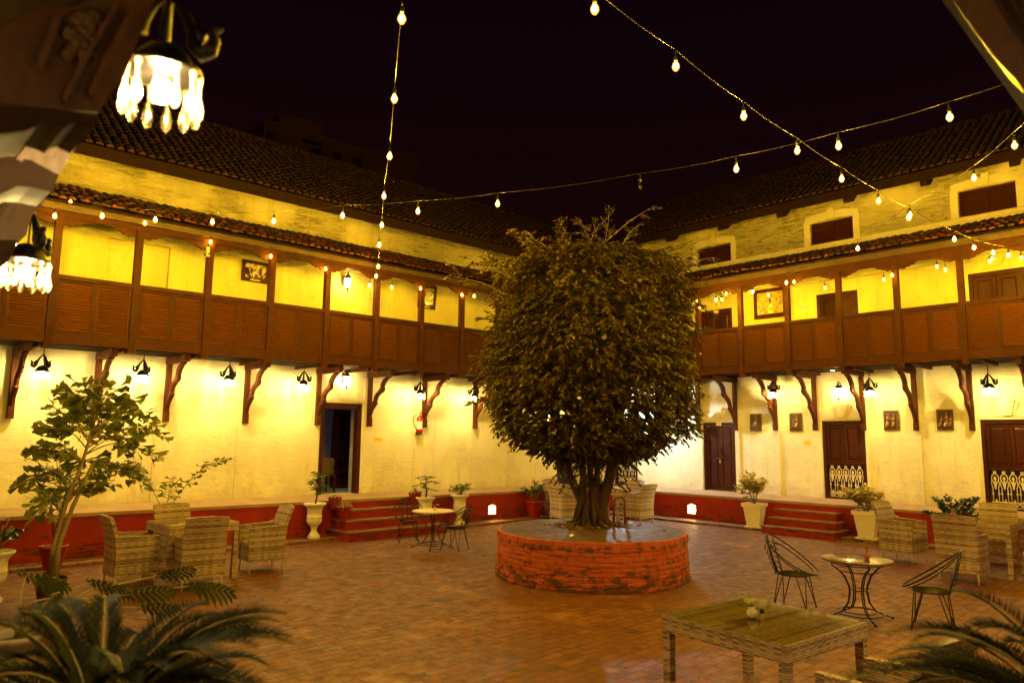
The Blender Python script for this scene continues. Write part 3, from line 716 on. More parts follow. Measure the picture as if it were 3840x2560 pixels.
def door(parent, T, ua, ub, za, zb, kind='panel', v=-.06, lab=None):
    fr = MB(T); t = .085
    fr.box(ua+.002, ua+t, v-.05, v+.035, za, zb-.002); fr.box(ub-t, ub-.002, v-.05, v+.035, za, zb-.002); fr.box(ua+t, ub-t, v-.05, v+.034, zb-t-.01, zb-.002)
    d = obj('door', fr, 'dark', parent, True)
    if lab: d['label'] = lab
    zl = za+.01
    if kind == 'lattice':
        zm = za+(zb-za)*.46; mb = MB(T); mb.box(ua+t, ub-t, v-.045, v+.02, zm-.055, zm); mb.box(ua+t, ub-t, v-.045, v+.02, za, za+.04)
        obj('lock_rail', mb, 'dark', d, True)
        mb = MB(T); mb.box(ua+t, ub-t, -.21, -.20, za+.04, zm-.05); obj('dark_backing', mb, 'towerdark', d, True)
        mb = MB(T); lattice(mb, T, ua+t+.03, ub-t-.03, za+.055, zm-.07, 5, v-.01); obj('lattice', mb, 'cream', d, True)
        zl = zm+.004
    mid = (ua+ub)/2
    for s in range(2):
        a, b_ = (ua+t+.004, mid-.004) if s == 0 else (mid+.004, ub-t-.004); z1 = zb-t-.014
        mb = MB(T); st = .075
        mb.box(a, a+st, v-.04, v, zl, z1); mb.box(b_-st, b_, v-.04, v, zl, z1)
        rails = [zl, zl+(z1-zl)*.47, z1-.08] if kind != 'lattice' else [zl, z1-.08]
        for z in rails: mb.box(a+st, b_-st, v-.039, v-.002, z, z+.08)
        for i in range(len(rails)-1):
            p0, p1 = rails[i]+.08, rails[i+1]; mb.box(a+st, b_-st, v-.03, v-.022, p0, p1)
            k = .045
            mb.hexa([(a+st+.012, v-.022, p0+.012), (b_-st-.012, v-.022, p0+.012), (b_-st-.012, v-.022, p1-.012), (a+st+.012, v-.022, p1-.012),
                     (a+st+k, v-.006, p0+k), (b_-st-k, v-.006, p0+k), (b_-st-k, v-.006, p1-k), (a+st+k, v-.006, p1-k)])
        obj('door_leaf', mb, 'dark', d, True)
    return d
def trim_arch(parent, T, ua, ub, zb, w=.0, key=True, s=1.0, mat='trim', floor=None):
    """thin raised surround above an opening: shallow arch band and a keystone"""
    mb = MB(T); n = 8; A = []; B = []
    for i in range(n+1):
        x = i/n; u = ua-.09+(ub-ua+.18)*x; z = zb+.05+.07*(1-(2*x-1)**2); A.append((u, z+.16*s)); B.append((u, z-.045))
    for i in range(n):
        a0, a1, b1, b0 = A[i], A[i+1], B[i+1], B[i]
        mb.hexa([(a0[0], .0, a0[1]), (a1[0], .0, a1[1]), (b1[0], .0, b1[1]), (b0[0], .0, b0[1]), (a0[0], .022, a0[1]), (a1[0], .022, a1[1]), (b1[0], .022, b1[1]), (b0[0], .022, b0[1])])
    if key:
        c = (ua+ub)/2; z = zb+.09
        mb.hexa([(c-.09, 0, z), (c+.09, 0, z), (c+.17, 0, z+.34), (c-.17, 0, z+.34), (c-.09, .06, z), (c+.09, .06, z), (c+.17, .06, z+.34), (c-.17, .06, z+.34)])
        mb.hexa([(c-.14, .0, z+.04), (c+.14, .0, z+.04), (c+.24, .0, z+.28), (c-.24, .0, z+.28), (c-.14, .035, z+.04), (c+.14, .035, z+.04), (c+.24, .035, z+.28), (c-.24, .035, z+.28)])
    obj('door_surround', mb, mat, parent, True)
for i, (a, b_, c, d_, kd, lb) in enumerate([(10.82, 11.89, .735, 2.76, 'panel', 'plain padlocked two leaf door'), (7.15, 8.26, .735, 2.78, 'lattice', 'door with white lattice in its lower half'), (3.46, 4.57, .735, 2.78, 'lattice', None), (14.35, 15.3, .735, 2.76, 'lattice', None)]):
    d = door(rootR, T_right, a, b_, c, d_, kd)
    trim_arch(rootR, T_right, a, b_, d_)
    if i == 0:
        mb = MB(T_right); m_ = (a+b_)/2
        for s in (-1, 1): mb.tube([(m_+s*.06, -.055, 1.86), (m_+s*.06, -.02, 1.88), (m_+s*.06, -.015, 2.0), (m_+s*.06, -.055, 2.02)], .010, 5)
        obj('pull_handle', mb, 'iron', d, True)
        mb = MB(T_right); mb.tube([(m_-.12, -.045, 1.70), (m_+.13, -.045, 1.70)], .012, 5); obj('bolt', mb, 'iron', d, True)
        mb = MB(T_right); mb.box(m_-.025, m_+.025, -.05, -.025, 1.56, 1.63); mb.tube([(m_-.018, -.038, 1.63), (m_-.012, -.038, 1.69), (m_+.012, -.038, 1.69), (m_+.018, -.038, 1.63)], .006, 4); obj('padlock', mb, 'brass', d, True)
def text_mesh(body, size, mat, name, parent, loc, rot, depth=.002):
    cu = bpy.data.curves.new('txt', 'FONT'); cu.body = body; cu.size = size; cu.extrude = depth; cu.align_x = 'CENTER'; cu.align_y = 'CENTER'
    o = bpy.data.objects.new('txt', cu); COL.objects.link(o); dg = bpy.context.evaluated_depsgraph_get(); dg.update()
    me = bpy.data.meshes.new_from_object(o.evaluated_get(dg)); bpy.data.objects.remove(o); me.name = name; me.materials.clear()
    t = link(name, me, mat, parent); t.rotation_euler = rot; t.location = Vector(loc)-(rootloc(parent) if parent else Vector((0, 0, 0))); return t
for u, z, tx, lab in ((11.36, 2.715, '101', 'small yellow number plate on the frame over the padlocked door'), (11.35, 6.13, '201', 'small yellow number plate over the leftmost upper gallery door')):
    mb = MB(); mb.box(-.004, 0, -.085, .085, -.045, .045); o = obj('number_plate', mb, 'yellow'); o.location = T_right(u, -.018, z); tag(o, lab, 'number plate')
    if tx == '101': text_mesh(tx, .085, 'ochre', 'digits', o, Vector(T_right(u, -.013, z)), (R(90), 0, R(-90)))
for a, b_, c, d_ in [(10.81, 11.88, 4.1, 6.20), (7.155, 8.255, 4.1, 6.24), (3.47, 4.60, 4.1, 6.25), (14.3, 15.3, 4.1, 6.2)]:
    door(rootR, T_right, a, b_, c, d_, 'panel', -.05); trim_arch(rootR, T_right, a, b_, d_, s=.15, mat='plaster_gal')
def window(parent, T, ua, ub, za, zb):
    mb = MB(T); t = .05; mb.box(ua, ub, -.15, -.13, za, zb); mb.box(ua, ua+t, -.13, -.09, za, zb); mb.box(ub-t, ub, -.13, -.09, za, zb); mb.box(ua+t, ub-t, -.13, -.091, zb-t, zb); mb.box(ua+t, ub-t, -.13, -.091, za, za+t)
    n = 6
    for i in range(1, n): z = za+(zb-za)*i/n; mb.box(ua+t, (ua+ub)/2-.01, -.13, -.112, z-.003, z+.003); mb.box((ua+ub)/2+.01, ub-t, -.13, -.112, z-.003, z+.003)
    mb.box((ua+ub)/2-.015, (ua+ub)/2+.015, -.13, -.10, za+t, zb-t)
    w = obj('window', mb, 'dark', parent, True)
    f = .17
    for q in ((ua-f, ua-.002), (ub+.002, ub+f)): mb = MB(T); mb.box(q[0], q[1], 0, .03, za-.02, zb+.06); obj('side_band', mb, 'trim', w, True)
    trim_arch(parent, T, ua-.05, ub+.05, zb-.03, key=False, s=1.0)
    mb = MB(T); c = (ua+ub)/2; mb.box(c-.08, c+.08, .0, .05, zb+.06, zb+.32); obj('keystone', mb, 'trim', parent, True)
for a in [(3.5, 4.68, 7.67, 8.32), (7.17, 8.33, 7.64, 8.27), (10.77, 11.93, 7.60, 8.21)]: window(rootR, T_right, *a)
mb = MB(T_right); mb.box(-3, 16.1, 0, .07, 7.46, 7.52); mb.box(-3, 16.1, 0, .12, 7.52, 7.60); mb.box(-3, 16.1, 0, .06, 7.60, 7.635); obj('cornice', mb, 'trim', rootR, True)
# blind alcoves in the left gallery wall
for a, b_, c, d_ in [(9.05, 10.35, 4.05, 6.48), (4.0, 5.2, 4.05, 6.27), (14.0, 15.1, 4.05, 6.3)]: mb = MB(T_left); mb.box(a, b_, -.13, -.10, c, d_); obj('alcove', mb, 'plaster_gal', rootL, True)
mb = MB(T_left); mb.box(15.35, 15.9, -.10, -.09, 5.6, 6.5); wnd = obj('window', mb, 'window_glow', rootL, True); wnd['label'] = 'small window glowing pale blue'
mb = MB(T_left); mb.box(15.61, 15.64, -.088, -.06, 5.6, 6.5)
for z in (5.85, 6.1, 6.3): mb.box(15.35, 15.9, -.087, -.065, z, z+.025)
obj('glazing_bars', mb, 'dark', wnd, True)
# niche linings with lamps in the plinths
for root, T, a, b_ , pv in ((rootL, T_left, 13.27, 13.55, 1.48), (rootR, T_right, 11.14, 11.40, 1.72)):
    mb = MB(T); c = (a+b_)/2
    mb.add([(a, pv-.3, .15), (b_, pv-.3, .15), (b_, pv-.3, .55), (a, pv-.3, .55)], [(0, 1, 2, 3)])
    for s in (a+.005, b_-.005): mb.add([(s, pv-.29, .195), (s, pv-.005, .195), (s, pv-.005, .465), (s, pv-.29, .465)], [(0, 1, 2, 3)])
    mb.add([(a+.005, pv-.29, .196), (b_-.005, pv-.29, .196), (b_-.005, pv-.005, .196), (a+.005, pv-.005, .196)], [(0, 1, 2, 3)])
    nb = obj('lamp_niche', mb, 'trim', root, True)
    mb = MB(T); poly = [(a-.001, .475), (a-.001, .40), (c, .475)]
    for P_ in ([(a, .472), (a, .41), (c-.0, .472)], [(b_, .472), (c, .472), (b_, .41)]): mb.add([(p[0], pv+.002, p[1]) for p in P_]+[(p[0], pv-.28, p[1]) for p in P_], [(0, 1, 2), (3, 4, 5), (0, 1, 4, 3), (1, 2, 5, 4), (2, 0, 3, 5)])
    obj('pointed_head', mb, 'red', nb, True)
    mb = MB(T); mb.box(c-.06, c+.06, pv-.29, pv-.25, .25, .40); obj('niche_lamp', mb, 'niche', nb, True)
# the room behind the open doorway of the left wing
mb = MB(T_left); mb.box(8.3, 11.4, -3.2, -3.1, .7, 3.6); mb.box(8.2, 8.3, -3.2, -.56, .7, 3.6); mb.box(11.4, 11.5, -3.2, -.56, .7, 3.6); mb.box(8.2, 11.5, -3.2, -.56, 3.5, 3.6)
mb.box(8.2, 8.98, -.56, -.54, .7, 3.5); mb.box(10.17, 11.5, -.56, -.54, .7, 3.5); mb.box(8.9, 8.98, -.55, -.22, .79, 3.1); mb.box(10.17, 10.25, -.55, -.22, .79, 3.1)
rm = obj('inner_room', mb, 'room', rootL, True)
mb = MB(T_left); mb.box(8.2, 11.5, -3.2, -.2, .74, .79); obj('room_floor', mb, 'roomfloor', rm, True)
mb = MB(T_left); t = .11; mb.box(8.985, 8.985+t, -.20, -.02, .80, 3.045); mb.box(10.165-t, 10.165, -.20, -.02, .80, 3.045); mb.box(8.985+t, 10.165-t, -.20, -.021, 2.90, 3.045); obj('door_frame', mb, 'dark', rootL, True)
trim_arch(rootL, T_left, 8.98, 10.17, 3.05, s=.4)
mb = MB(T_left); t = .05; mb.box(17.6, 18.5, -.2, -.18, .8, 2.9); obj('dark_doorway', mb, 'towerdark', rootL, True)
# book case, chair with cloths in that room
def at_room(u, v): return Vector(T_left(u, v, .79))
bc = thing('bookcase', 'dark bookcase standing inside the open doorway', 'bookcase', at_room(11.02, -2.2))
mb = MB(); mb.box(-.33, .33, -.18, .18, 0, .06)
for s in (-.33, .30): mb.box(s, s+.03, -.18, .18, .06, 2.0)
mb.box(-.3, .3, .16, .18, .06, 2.2); obj('case', mb, 'dark', bc)
for k in range(5): mb = MB(); mb.box(-.3, .3, -.17, .155, .42+.38*k, .445+.38*k); obj('shelf', mb, 'dark', bc)
ch = thing('side_chair', 'small wooden chair carrying folded cloths inside the doorway', 'chair', at_room(9.62, -.85))
mb = MB(); mb.box(-.22, .22, -.22, .22, .42, .46); obj('seat', mb, 'wood', ch)
for a in (-.2, .2):
    for c in (-.2, .2): mb = MB(); mb.box(a-.02, a+.02, c-.02, c+.02, 0, .42 if c < 0 else .9); obj('leg', mb, 'wood', ch) if c < 0 else obj('leg', (lambda q: (q.box(a-.02, a+.02, c-.02, c+.02, 0, .419), q)[1])(MB()), 'wood', ch)
mb = MB(); mb.box(-.18, .18, .18, .22, .74, .88); mb.box(-.2, -.16, .18, .22, .46, .74); mb.box(.16, .2, .18, .22, .46, .74); obj('backrest', mb, 'wood', ch)
fc = MB(); z = 0
cl = thing('cloth_stack', 'pile of folded brown cloths on the small wooden chair', 'cloths', at_room(9.62, -.85)+Vector((0, 0, .462)))
for k in range(7):
    h = rnd(.045, .07); mb = MB(); a = rnd(.17, .22); b2 = rnd(.16, .2); x = rnd(-.02, .02)
    mb.smooth = True; mb.prism([(-a+x, z), (-a-.015+x, z+h*.5), (-a+x, z+h*.96), (a+x, z+h*.98), (a+.01+x, z+h*.4), (a+x, z+.002)], 1, -b2, b2); z += h; obj('folded_cloth', mb, 'cloth', cl)

# near gallery wings on the camera's side of the yard: terraces, walls, balcony slabs
for T, nm, lab, u0, u1 in ((T_near, 'near', 'near left gallery wing with old carved brackets over the camera terrace', -.45, 14.5), (T_near2, 'near2', 'near right gallery wing with its dark eave bracket at the top corner', .9, 17.5)):
    b0 = T((u0+u1)/2, 0, 0); rt = thing('courtyard_wing', lab, 'building', (b0[0], b0[1], 0))
    if nm == 'near': rootN = rt
    else: rootN2 = rt
    mb = MB(T); wall_panel(mb, T, u0, u1, .735, 8.4, []); mb.box(u0, u1, -.3, -.01, 0, 8.4); obj('wall', mb, 'plaster', rt, True)
    mb = MB(T); mb.box(u0 if nm == 'near' else u0+.75, u1, .0, 1.60, 0, .68); obj('plinth', mb, 'red', rt, True)
    mb = MB(T); mb.box(u0 if nm == 'near' else u0+.76, u1, .0, 1.63, .683, .735); obj('terrace', mb, 'slab', rt, True)
    mb = MB(T); mb.box(u0, u1, 0.01, 1.28, 4.35, 4.42); mb.box(u0, u1, 1.2, 1.3, 4.25, 4.42); mb.box(u0, u1, 1.22, 1.28, 4.42, 5.6); obj('gallery', mb, 'rafter', rt, True)
    mb = MB(T); mb.hexa([(u0, 1.5, 7.0), (u1, 1.5, 7.0), (u1, .01, 7.4), (u0, .01, 7.4), (u0, 1.5, 7.05), (u1, 1.5, 7.05), (u1, .01, 7.45), (u0, .01, 7.45)]); obj('awning_roof', mb, 'rafter', rt, True)
# carved brackets, outlines surveyed on their own planes, 0.22 m thick
def outline(pts, ax, val): return [tuple(D(x, y, ax, val)) for x, y in pts]
def slab(parent, name, mat, pts, ax, v0, v1):
    f = outline(pts, ax, v0); b_ = [tuple(p[:ax])+(v1,)+tuple(p[ax+1:]) for p in f]; n = len(f)
    mb = MB(); mb.add(f+b_, [tuple(range(n)), tuple(range(n, 2*n))[::-1]]+[(i, (i+1) % n, n+(i+1) % n, n+i) for i in range(n)]); return obj(name, mb, mat, parent, True)
Y1 = 2.6
o1 = slab(rootN, 'carved_bracket', 'carved', [(-60, 110), (0, 73), (35, 42), (73, 24), (116, 18), (160, 16), (200, 5), (235, -20), (300, -90), (395, -90), (330, 60), (286, 174), (249, 225), (226, 258), (-60, 235)], 1, Y1, Y1+.24)
slab(rootN, 'bracket_foot', 'rafter', [(-60, 234), (224, 262), (220, 283), (214, 297), (179, 281), (163, 284), (148, 295), (131, 286), (96, 276), (85, 290), (60, 301), (0, 309), (-60, 315)], 1, Y1-.02, Y1+.27)
for i, pts in enumerate(([(131, 25), (150, 22), (100, 160), (80, 150)], [(262, 10), (275, 12), (205, 130), (152, 235), (143, 225), (195, 120)], [(300, 20), (322, 20), (250, 150), (215, 215), (203, 210), (245, 120)])):
    slab(o1, 'moulding', 'carved', pts, 1, Y1-.035, Y1-.001)
mb = MB()                                                    # worn floral carving
for i in range(95):
    x = rnd(150, 235); y = rnd(30, 140)
    if x-150 < (y-30)*-.6 or x > 262-(y-10)*.5: continue
    p = D(x, y, 1, Y1-.004); mb.ball(tuple(p), rnd(.012, .028), 6, 4, .8)
obj('carving', mb, 'carved', o1, True)
Y2 = 3.6
o2 = slab(rootN, 'carved_bracket', 'carved', [(-40, 285), (85, 285), (150, 290), (205, 290), (203, 297), (148, 380), (135, 402), (105, 390), (80, 372), (20, 362), (-40, 350)], 1, Y2, Y2+.24)
slab(rootN, 'bracket_foot', 'rafter', [(-40, 345), (20, 358), (72, 368), (108, 388), (136, 402), (124, 425), (117, 440), (96, 436), (70, 430), (40, 428), (15, 440), (-40, 470)], 1, Y2-.02, Y2+.27)
slab(o2, 'moulding', 'carved', [(88, 300), (104, 300), (50, 372), (36, 366)], 1, Y2-.03, Y2-.001)
Y3 = 4.8
slab(rootN, 'carved_bracket', 'carved', [(-40, 425), (30, 425), (112, 436), (110, 447), (95, 470), (74, 492), (60, 540), (40, 560), (-40, 560)], 1, Y3, Y3+.24)
slab(rootN, 'bracket_foot', 'rafter', [(-40, 548), (40, 552), (32, 575), (20, 600), (-40, 640)], 1, Y3-.02, Y3+.27)
o4 = slab(rootN2, 'eave_bracket', 'carved', [(2165, -30), (2195, 12), (2245, 80), (2290, 140), (2330, 180), (2350, 208), (2360, 240), (2380, 275), (2500, 380), (2500, -30)], 0, 3.3, 3.52)
slab(o4, 'moulding', 'rafter', [(2262, -30), (2275, -30), (2325, 50), (2380, 125), (2380, 140), (2316, 60)], 0, 3.26, 3.299)
slab(o4, 'moulding', 'rafter', [(2300, -30), (2312, -30), (2350, 30), (2400, 85), (2400, 98), (2345, 38)], 0, 3.25, 3.298)
# far building beyond the left wing
bt = thing('tower_block', 'dim stepped building rising beyond the left wing roof', 'building', (18.5, 34.0, 0))
def fb(name, mat, pts, y0, y1, par):
    return slab(par, name, mat, pts, 1, y0, y1)
w_ = fb('wall', 'towerwall', [(606, 278), (642, 279), (643, 261), (742, 283), (742, 310), (800, 332), (870, 345), (960, 352), (960, 420), (606, 420)], 34, 40, bt)
for pts in ([(612, 300), (628, 303), (628, 345), (612, 345)], [(696, 318), (742, 328), (742, 336), (696, 326)], [(718, 340), (738, 344), (738, 372), (718, 372)], [(768, 350), (784, 353), (784, 385), (768, 385)], [(812, 360), (830, 363), (830, 400), (812, 400)]):
    fb('opening', 'towerdark', pts, 33.9, 33.99, bt)

# ------------------------------------------------------------------ lamps
def hanging_lantern(label):
    """origin at the lowest tip of the drops' ring centre; hangs up to +cable"""
    t = thing('hanging_lantern', label, 'lantern', group='hanging bird lanterns with glass drops')
    mb = MB(); mb.lathe([(.035, .262), (.06, .25), (.085, .225), (.105, .19), (.115, .165), (.118, .15)], 18, cap=True); mb.lathe([(.125, .150), (.135, .152), (.135, .168), (.125, .17)], 18, cap=True); obj('cap', mb, 'lampiron', t)
    mb = MB()
    for k in range(3):
        a = 2*PI*k/3+.25; c, s = math.cos(a), math.sin(a)
        pr = [(.0, .455), (.03, .435), (.065, .385), (.095, .315), (.105, .265), (.135, .235), (.165, .25), (.178, .285), (.168, .315), (.178, .335), (.205, .335)]
        rr = [.012, .016, .020, .024, .028, .032, .030, .024, .016, .020, .006]
        mb.tube([(c*x, s*x, z) for x, z in pr], rr, 6)
        mb.tube([(c*.10, s*.10, .36), (c*.125, s*.125, .31), (c*.12, s*.12, .265)], [.006, .03, .01], 5)
    mb.ball((0, 0, .46), .022, 8, 5); obj('bird_frame', mb, 'lampiron', t)
    mb = MB(); mb.tube([(0, 0, .25), (0, 0, .47)], .006, 5); obj('stem', mb, 'lampiron', t)
    mb = MB(); mb.ball((0, 0, .085), .036, 12, 8, 1.25); obj('bulb', mb, 'lantern_bulb', t)
    dm = None
    for k in range(12):
        if dm is None:
            mb = MB(); mb.lathe([(.004, 0), (.010, -.008), (.010, -.022), (.005, -.035), (.005, -.075), (.009, -.09), (.016, -.115), (.019, -.135), (.016, -.155), (.009, -.168), (.003, -.175)][::-1], 8)
            mb.v = [(a, b_, c) for a, b_, c in mb.v]; dm = obj('glass_drop', mb, 'drop', t); o = dm
        else: o = dm.copy(); COL.objects.link(o)
        a = 2*PI*k/12; o.location = (.125*math.cos(a), .125*math.sin(a), .155); o.rotation_euler = (0, 0, a)
    return t
def flip_drop(): pass
proto = hanging_lantern('x')
def place_lantern(p, ztop, label, rz=0, first=[True], sc=1.0):
    loc = Vector((p[0], p[1], p[2]-.08))
    if first[0]: t = proto; first[0] = False; t.location = loc; t.rotation_euler = (0, 0, rz); t['label'] = label
    else: t = dup(proto, loc, rz, label)
    mb = MB(); mb.tube([(0, 0, .46), (.004, 0, (ztop-loc.z)*.5+.2), (0, 0, ztop-loc.z)], .006, 5)
    for k in range(5): mb.tube([(0, 0, .5+k*.035), (.008, 0, .515+k*.035), (0, 0, .53+k*.035)], .009, 4)
    obj('cable', mb, 'iron', t); return t
for i, (x, y, lb) in enumerate([(96, 862, 'bird lantern hanging left of the tall fishtail palm, leftmost under the far gallery'), (327, 870, 'bird lantern hanging above the crown of the tall fishtail palm'), (525, 880, 'bird lantern between the two brackets left of the open doorway'),
        (697, 890, 'bird lantern just left of the open doorway'), (965, 910, 'bird lantern hanging over the red fire extinguisher'), (1090, 917, 'bird lantern half behind the left edge of the fig tree'), (1300, 935, 'bird lantern hidden behind the fig tree')]):
    place_lantern(D(x, y, 1, 15.5), 3.93, lb, rnd(0, 1))
for i, (x, y, lb) in enumerate([(1776, 907, 'bird lantern in front of the second bracket right of the padlocked door'), (1998, 904, 'bird lantern right of the middle lattice door'), (2272, 898, 'bird lantern at the right, over the rightmost lattice door')]):
    place_lantern(D(x, y, 0, 18.85), 4.1, lb, rnd(0, 1))
p = D(372, 213, 0, .80); place_lantern(p, 4.3, 'big blurred bird lantern nearest the camera, top left', 1.1)
p = D(58, 628, 0, .84); place_lantern(p, 4.3, 'smaller blurred bird lantern below the nearest one at the left edge', .5)
for X_, lb in ((7.2, 'added bird lantern under the near right gallery, just outside the right edge of the picture'), (10.6, 'second added bird lantern under the near right gallery, outside the right edge')): place_lantern(Vector((X_, .55, 3.35)), 4.3, lb, .4)  # unseen lanterns added to light the foreground table and chairs
def wall_lamp(label, T, u, z, rz):
    t = thing('wall_lamp', label, 'lamp', T(u, .19, z), rz, 'wall lamps over the doors')
    mb = MB(); mb.lathe([(.05, -.13), (.085, .10)], 6, cap=True); obj('glass', mb, 'frost', t)
    mb = MB(); mb.lathe([(.10, .10), (.105, .115), (.05, .18), (.02, .20), (.015, .23), (.022, .245), (.004, .28)], 6, cap=True); mb.lathe([(.004, -.24), (.015, -.22), (.012, -.19), (.045, -.15), (.055, -.13)], 6)
    for k in range(6):
        a = 2*PI*k/6; mb.tube([(.052*math.cos(a), .052*math.sin(a), -.13), (.088*math.cos(a), .088*math.sin(a), .10)], .006, 4)
    obj('frame', mb, 'lampiron', t)
    mb = MB(); mb.tube([(0, 0, .2), (-.02, 0, .27), (-.10, 0, .28), (-.17, 0, .2), (-.185, 0, .1)], .009, 5); mb.box(-.19, -.175, -.035, .035, -.05, .2); obj('arm', mb, 'lampiron', t)
    return t
wall_lamp('lit wall lamp over the open doorway', T_left, 9.56, 3.60, -PI/2)
wall_lamp('lit wall lamp in the upper left gallery', T_left, 9.47, 6.10, -PI/2)
wall_lamp('lit wall lamp over the middle lattice door', T_right, 7.70, 3.52, PI)
def disc_lamp(nm, label, p, r=.07, mat='ceil'):
    t = thing(nm, label, 'lamp', p, group='round lamps under the galleries' if mat == 'ceil' else None)
    mb = MB(); mb.lathe([(r, -.03), (r+.012, 0)], 16); obj('housing', mb, 'lampiron', t)
    mb = MB(); mb.lathe([(.001, -.036), (r*.9, -.034)], 16, cap=False); obj('lamp_face', mb, mat, t)
for u, nm in ((4.9, 'over the third bay'), (7.6, 'over the picture of the pagodas'), (10.4, 'near the wall lamp'), (13.1, 'by the fig tree'), (1.8, 'near the left end'), (15.8, 'behind the fig tree')):
    disc_lamp('ceiling_lamp', 'round ceiling lamp under the left gallery roof '+nm, T_left(u, .75, 6.72))
for u, nm in ((3.6, 'near the right end'), (6.4, 'beside the wide bay'), (9.1, 'between painting and door'), (11.8, 'over the leftmost door'), (.8, 'beyond the right edge'), (14.2, 'behind the fig tree')):
    disc_lamp('ceiling_lamp', 'round ceiling lamp under the right gallery roof '+nm, T_right(u, .8, 7.0))
disc_lamp('room_fill_lamp', 'added dim cool ceiling lamp inside the room behind the open doorway', T_left(9.9, -1.6, 3.48), .09, 'dimcool')  # lamp added to brighten the room interior
disc_lamp('downlight', 'round downlight under the left gallery by the open doorway', T_left(9.85, .95, 3.86), .05)
disc_lamp('downlight', 'round downlight under the right gallery by the middle door', T_right(7.5, 1.0, 4.06), .05)
t = thing('flood_lamp', 'cool white flood lamp in the corner behind the fig tree', 'lamp', (18.55, 14.6, 3.55), R(-90))
mb = MB(); mb.box(-.16, .16, -.04, .03, -.11, .11); obj('housing', mb, 'lampiron', t)
mb = MB(); mb.box(-.14, .14, .031, .036, -.09, .09); obj('lamp_face', mb, 'cool', t)
mb = MB(); mb.tube([(0, -.02, .11), (0, -.02, .5)], .01, 5); obj('arm', mb, 'lampiron', t); t.rotation_euler = (0, 0, R(200))

t = thing('flood_lamp', 'cool white lamp under the near gallery, behind the camera', 'lamp', (.15, -.1, 4.15), 0)
mb = MB(); mb.box(-.15, .15, -.10, .10, .0, .07); obj('housing', mb, 'lampiron', t)
mb = MB(); mb.box(-.13, .13, -.08, .08, -.006, -.001); obj('lamp_face', mb, 'cool_soft', t); t.rotation_euler = (R(-35), R(35), 0)
# ------------------------------------------------------------------ string lights
def string_lights(label, cable, bulbs, unlit=(), drop=.13, bm='bulb'):
    """cable: world points; bulbs: cable indices given as world points"""
    c0 = cable[0]; t = thing('string_lights', label, 'string lights', tuple(c0), group='festoon strings across the yard')
    mb = MB(); pts = []
    for i in range(len(cable)-1):
        a, b_ = Vector(cable[i]), Vector(cable[i+1]); L_ = (b_-a).length
        for k in range(6): x = k/6; pts.append(a.lerp(b_, x)-Vector((0, 0, .035*min(L_, 2)*4*x*(1-x)*.5)))
    pts.append(Vector(cable[-1])); mb.tube([p-Vector(c0) for p in pts], .0042, 5); obj('cable', mb, 'wire', t)
    for i, p in enumerate(bulbs):
        l = Vector(p)-Vector(c0); un = i in unlit
        mb = MB(); mb.tube([l, l+Vector((rnd(-.008, .008), rnd(-.008, .008), -drop*.5))], .005, 4); mb.lathe([(.014, -.06), (.021, -.045), (.019, 0), (.010, .012)], 8, (l.x, l.y, l.z-drop*.5-.01)); s = obj('socket', mb, 'black', t)
        mb = MB(); z = l.z-drop*.5-.07
        if not un: mb.lathe([(.002, -.074), (.012, -.070), (.021, -.054), (.021, -.042), (.014, -.022), (.006, -.008)], 10, (l.x, l.y, z)); obj('filament', mb, bm, s); mb = MB()
        mb.lathe([(.002, -.100), (.020, -.093), (.036, -.066), (.039, -.048), (.029, -.018), (.015, 0)] if not un else [(.002, -.11), (.016, -.10), (.026, -.07), (.022, -.04), (.013, 0)], 10, (l.x, l.y, z)); obj('bulb', mb, 'unlit' if un else 'amber', s)
    return t
def pts_on(px, z): return [D(x, y, 2, z if not hasattr(z, '__len__') else z[i]) for i, (x, y) in enumerate(px)]
def up(px, d): return [(x, y-d_) for (x, y), d_ in zip(px, d if hasattr(d, '__len__') else [d]*len(px))]
def strung(label, bulbs_px, z, pre, post, unlit=()):
    """bulb picture positions at bulb height z; cable passes 0.17 above"""
    B = [D(x, y, 2, z)+Vector((0, 0, .155)) for x, y in bulbs_px]
    return string_lights(label, ([Vector(pre)] if pre else [])+B+([Vector(post)] if post else []), B, unlit)
strung('string of bulbs dropping from the top, left of centre, to the left gallery', [(923, 37), (906, 222), (895, 355), (882, 447), (877, 514), (871, 560), (869, 610), (864, 632)], 5.95, (1.0, 1.4, 6.25), (9.6, 14.93, 6.2))
strung('string of bulbs running from top centre down to the right gallery', [(1366, 15), (1552, 147), (1708, 262), (1831, 342), (1933, 407), (2018, 458), (2087, 497), (2192, 547), (2237, 566), (2281, 578), (2316, 584)], 6.05, (3.2, 2.9, 6.2), (18.3, 3.05, 6.5))
strung('long string of bulbs crossing the yard from left gallery to top right', [(126, 493), (235, 493), (357, 502), (488, 507), (629, 505), (787, 492), (960, 482), (1143, 465), (1470, 422), (1691, 384), (1926, 331), (2181, 264)], 5.9, (2.3, 14.9, 6.15), (9.0, .9, 6.2), (8,))
strung('thin string of bulbs from the right edge to behind the fig tree', [(2330, 330), (2237, 405), (2090, 490), (1970, 568), (1806, 647), (1728, 668), (1645, 687)], 6.1, (9.6, 1.2, 6.2), (18.28, 11.3, 6.3))
def beam_string(label, px, ax, val, ends):
    B = [D(x, y, ax, val)+Vector((0, 0, .155)) for x, y in px]
    return string_lights(label, [Vector(ends[0])]+B+[Vector(ends[1])], B, bm='bulb_low')
beam_string('string of bulbs looped along the left gallery beam', [(162, 462), (333, 510), (484, 553), (622, 586), (748, 615), (849, 653), (900, 658), (966, 660), (1061, 675), (1089, 678), (1147, 688)], 1, 14.86, ((1.6, 14.86, 6.25), (14.6, 14.86, 6.2)))
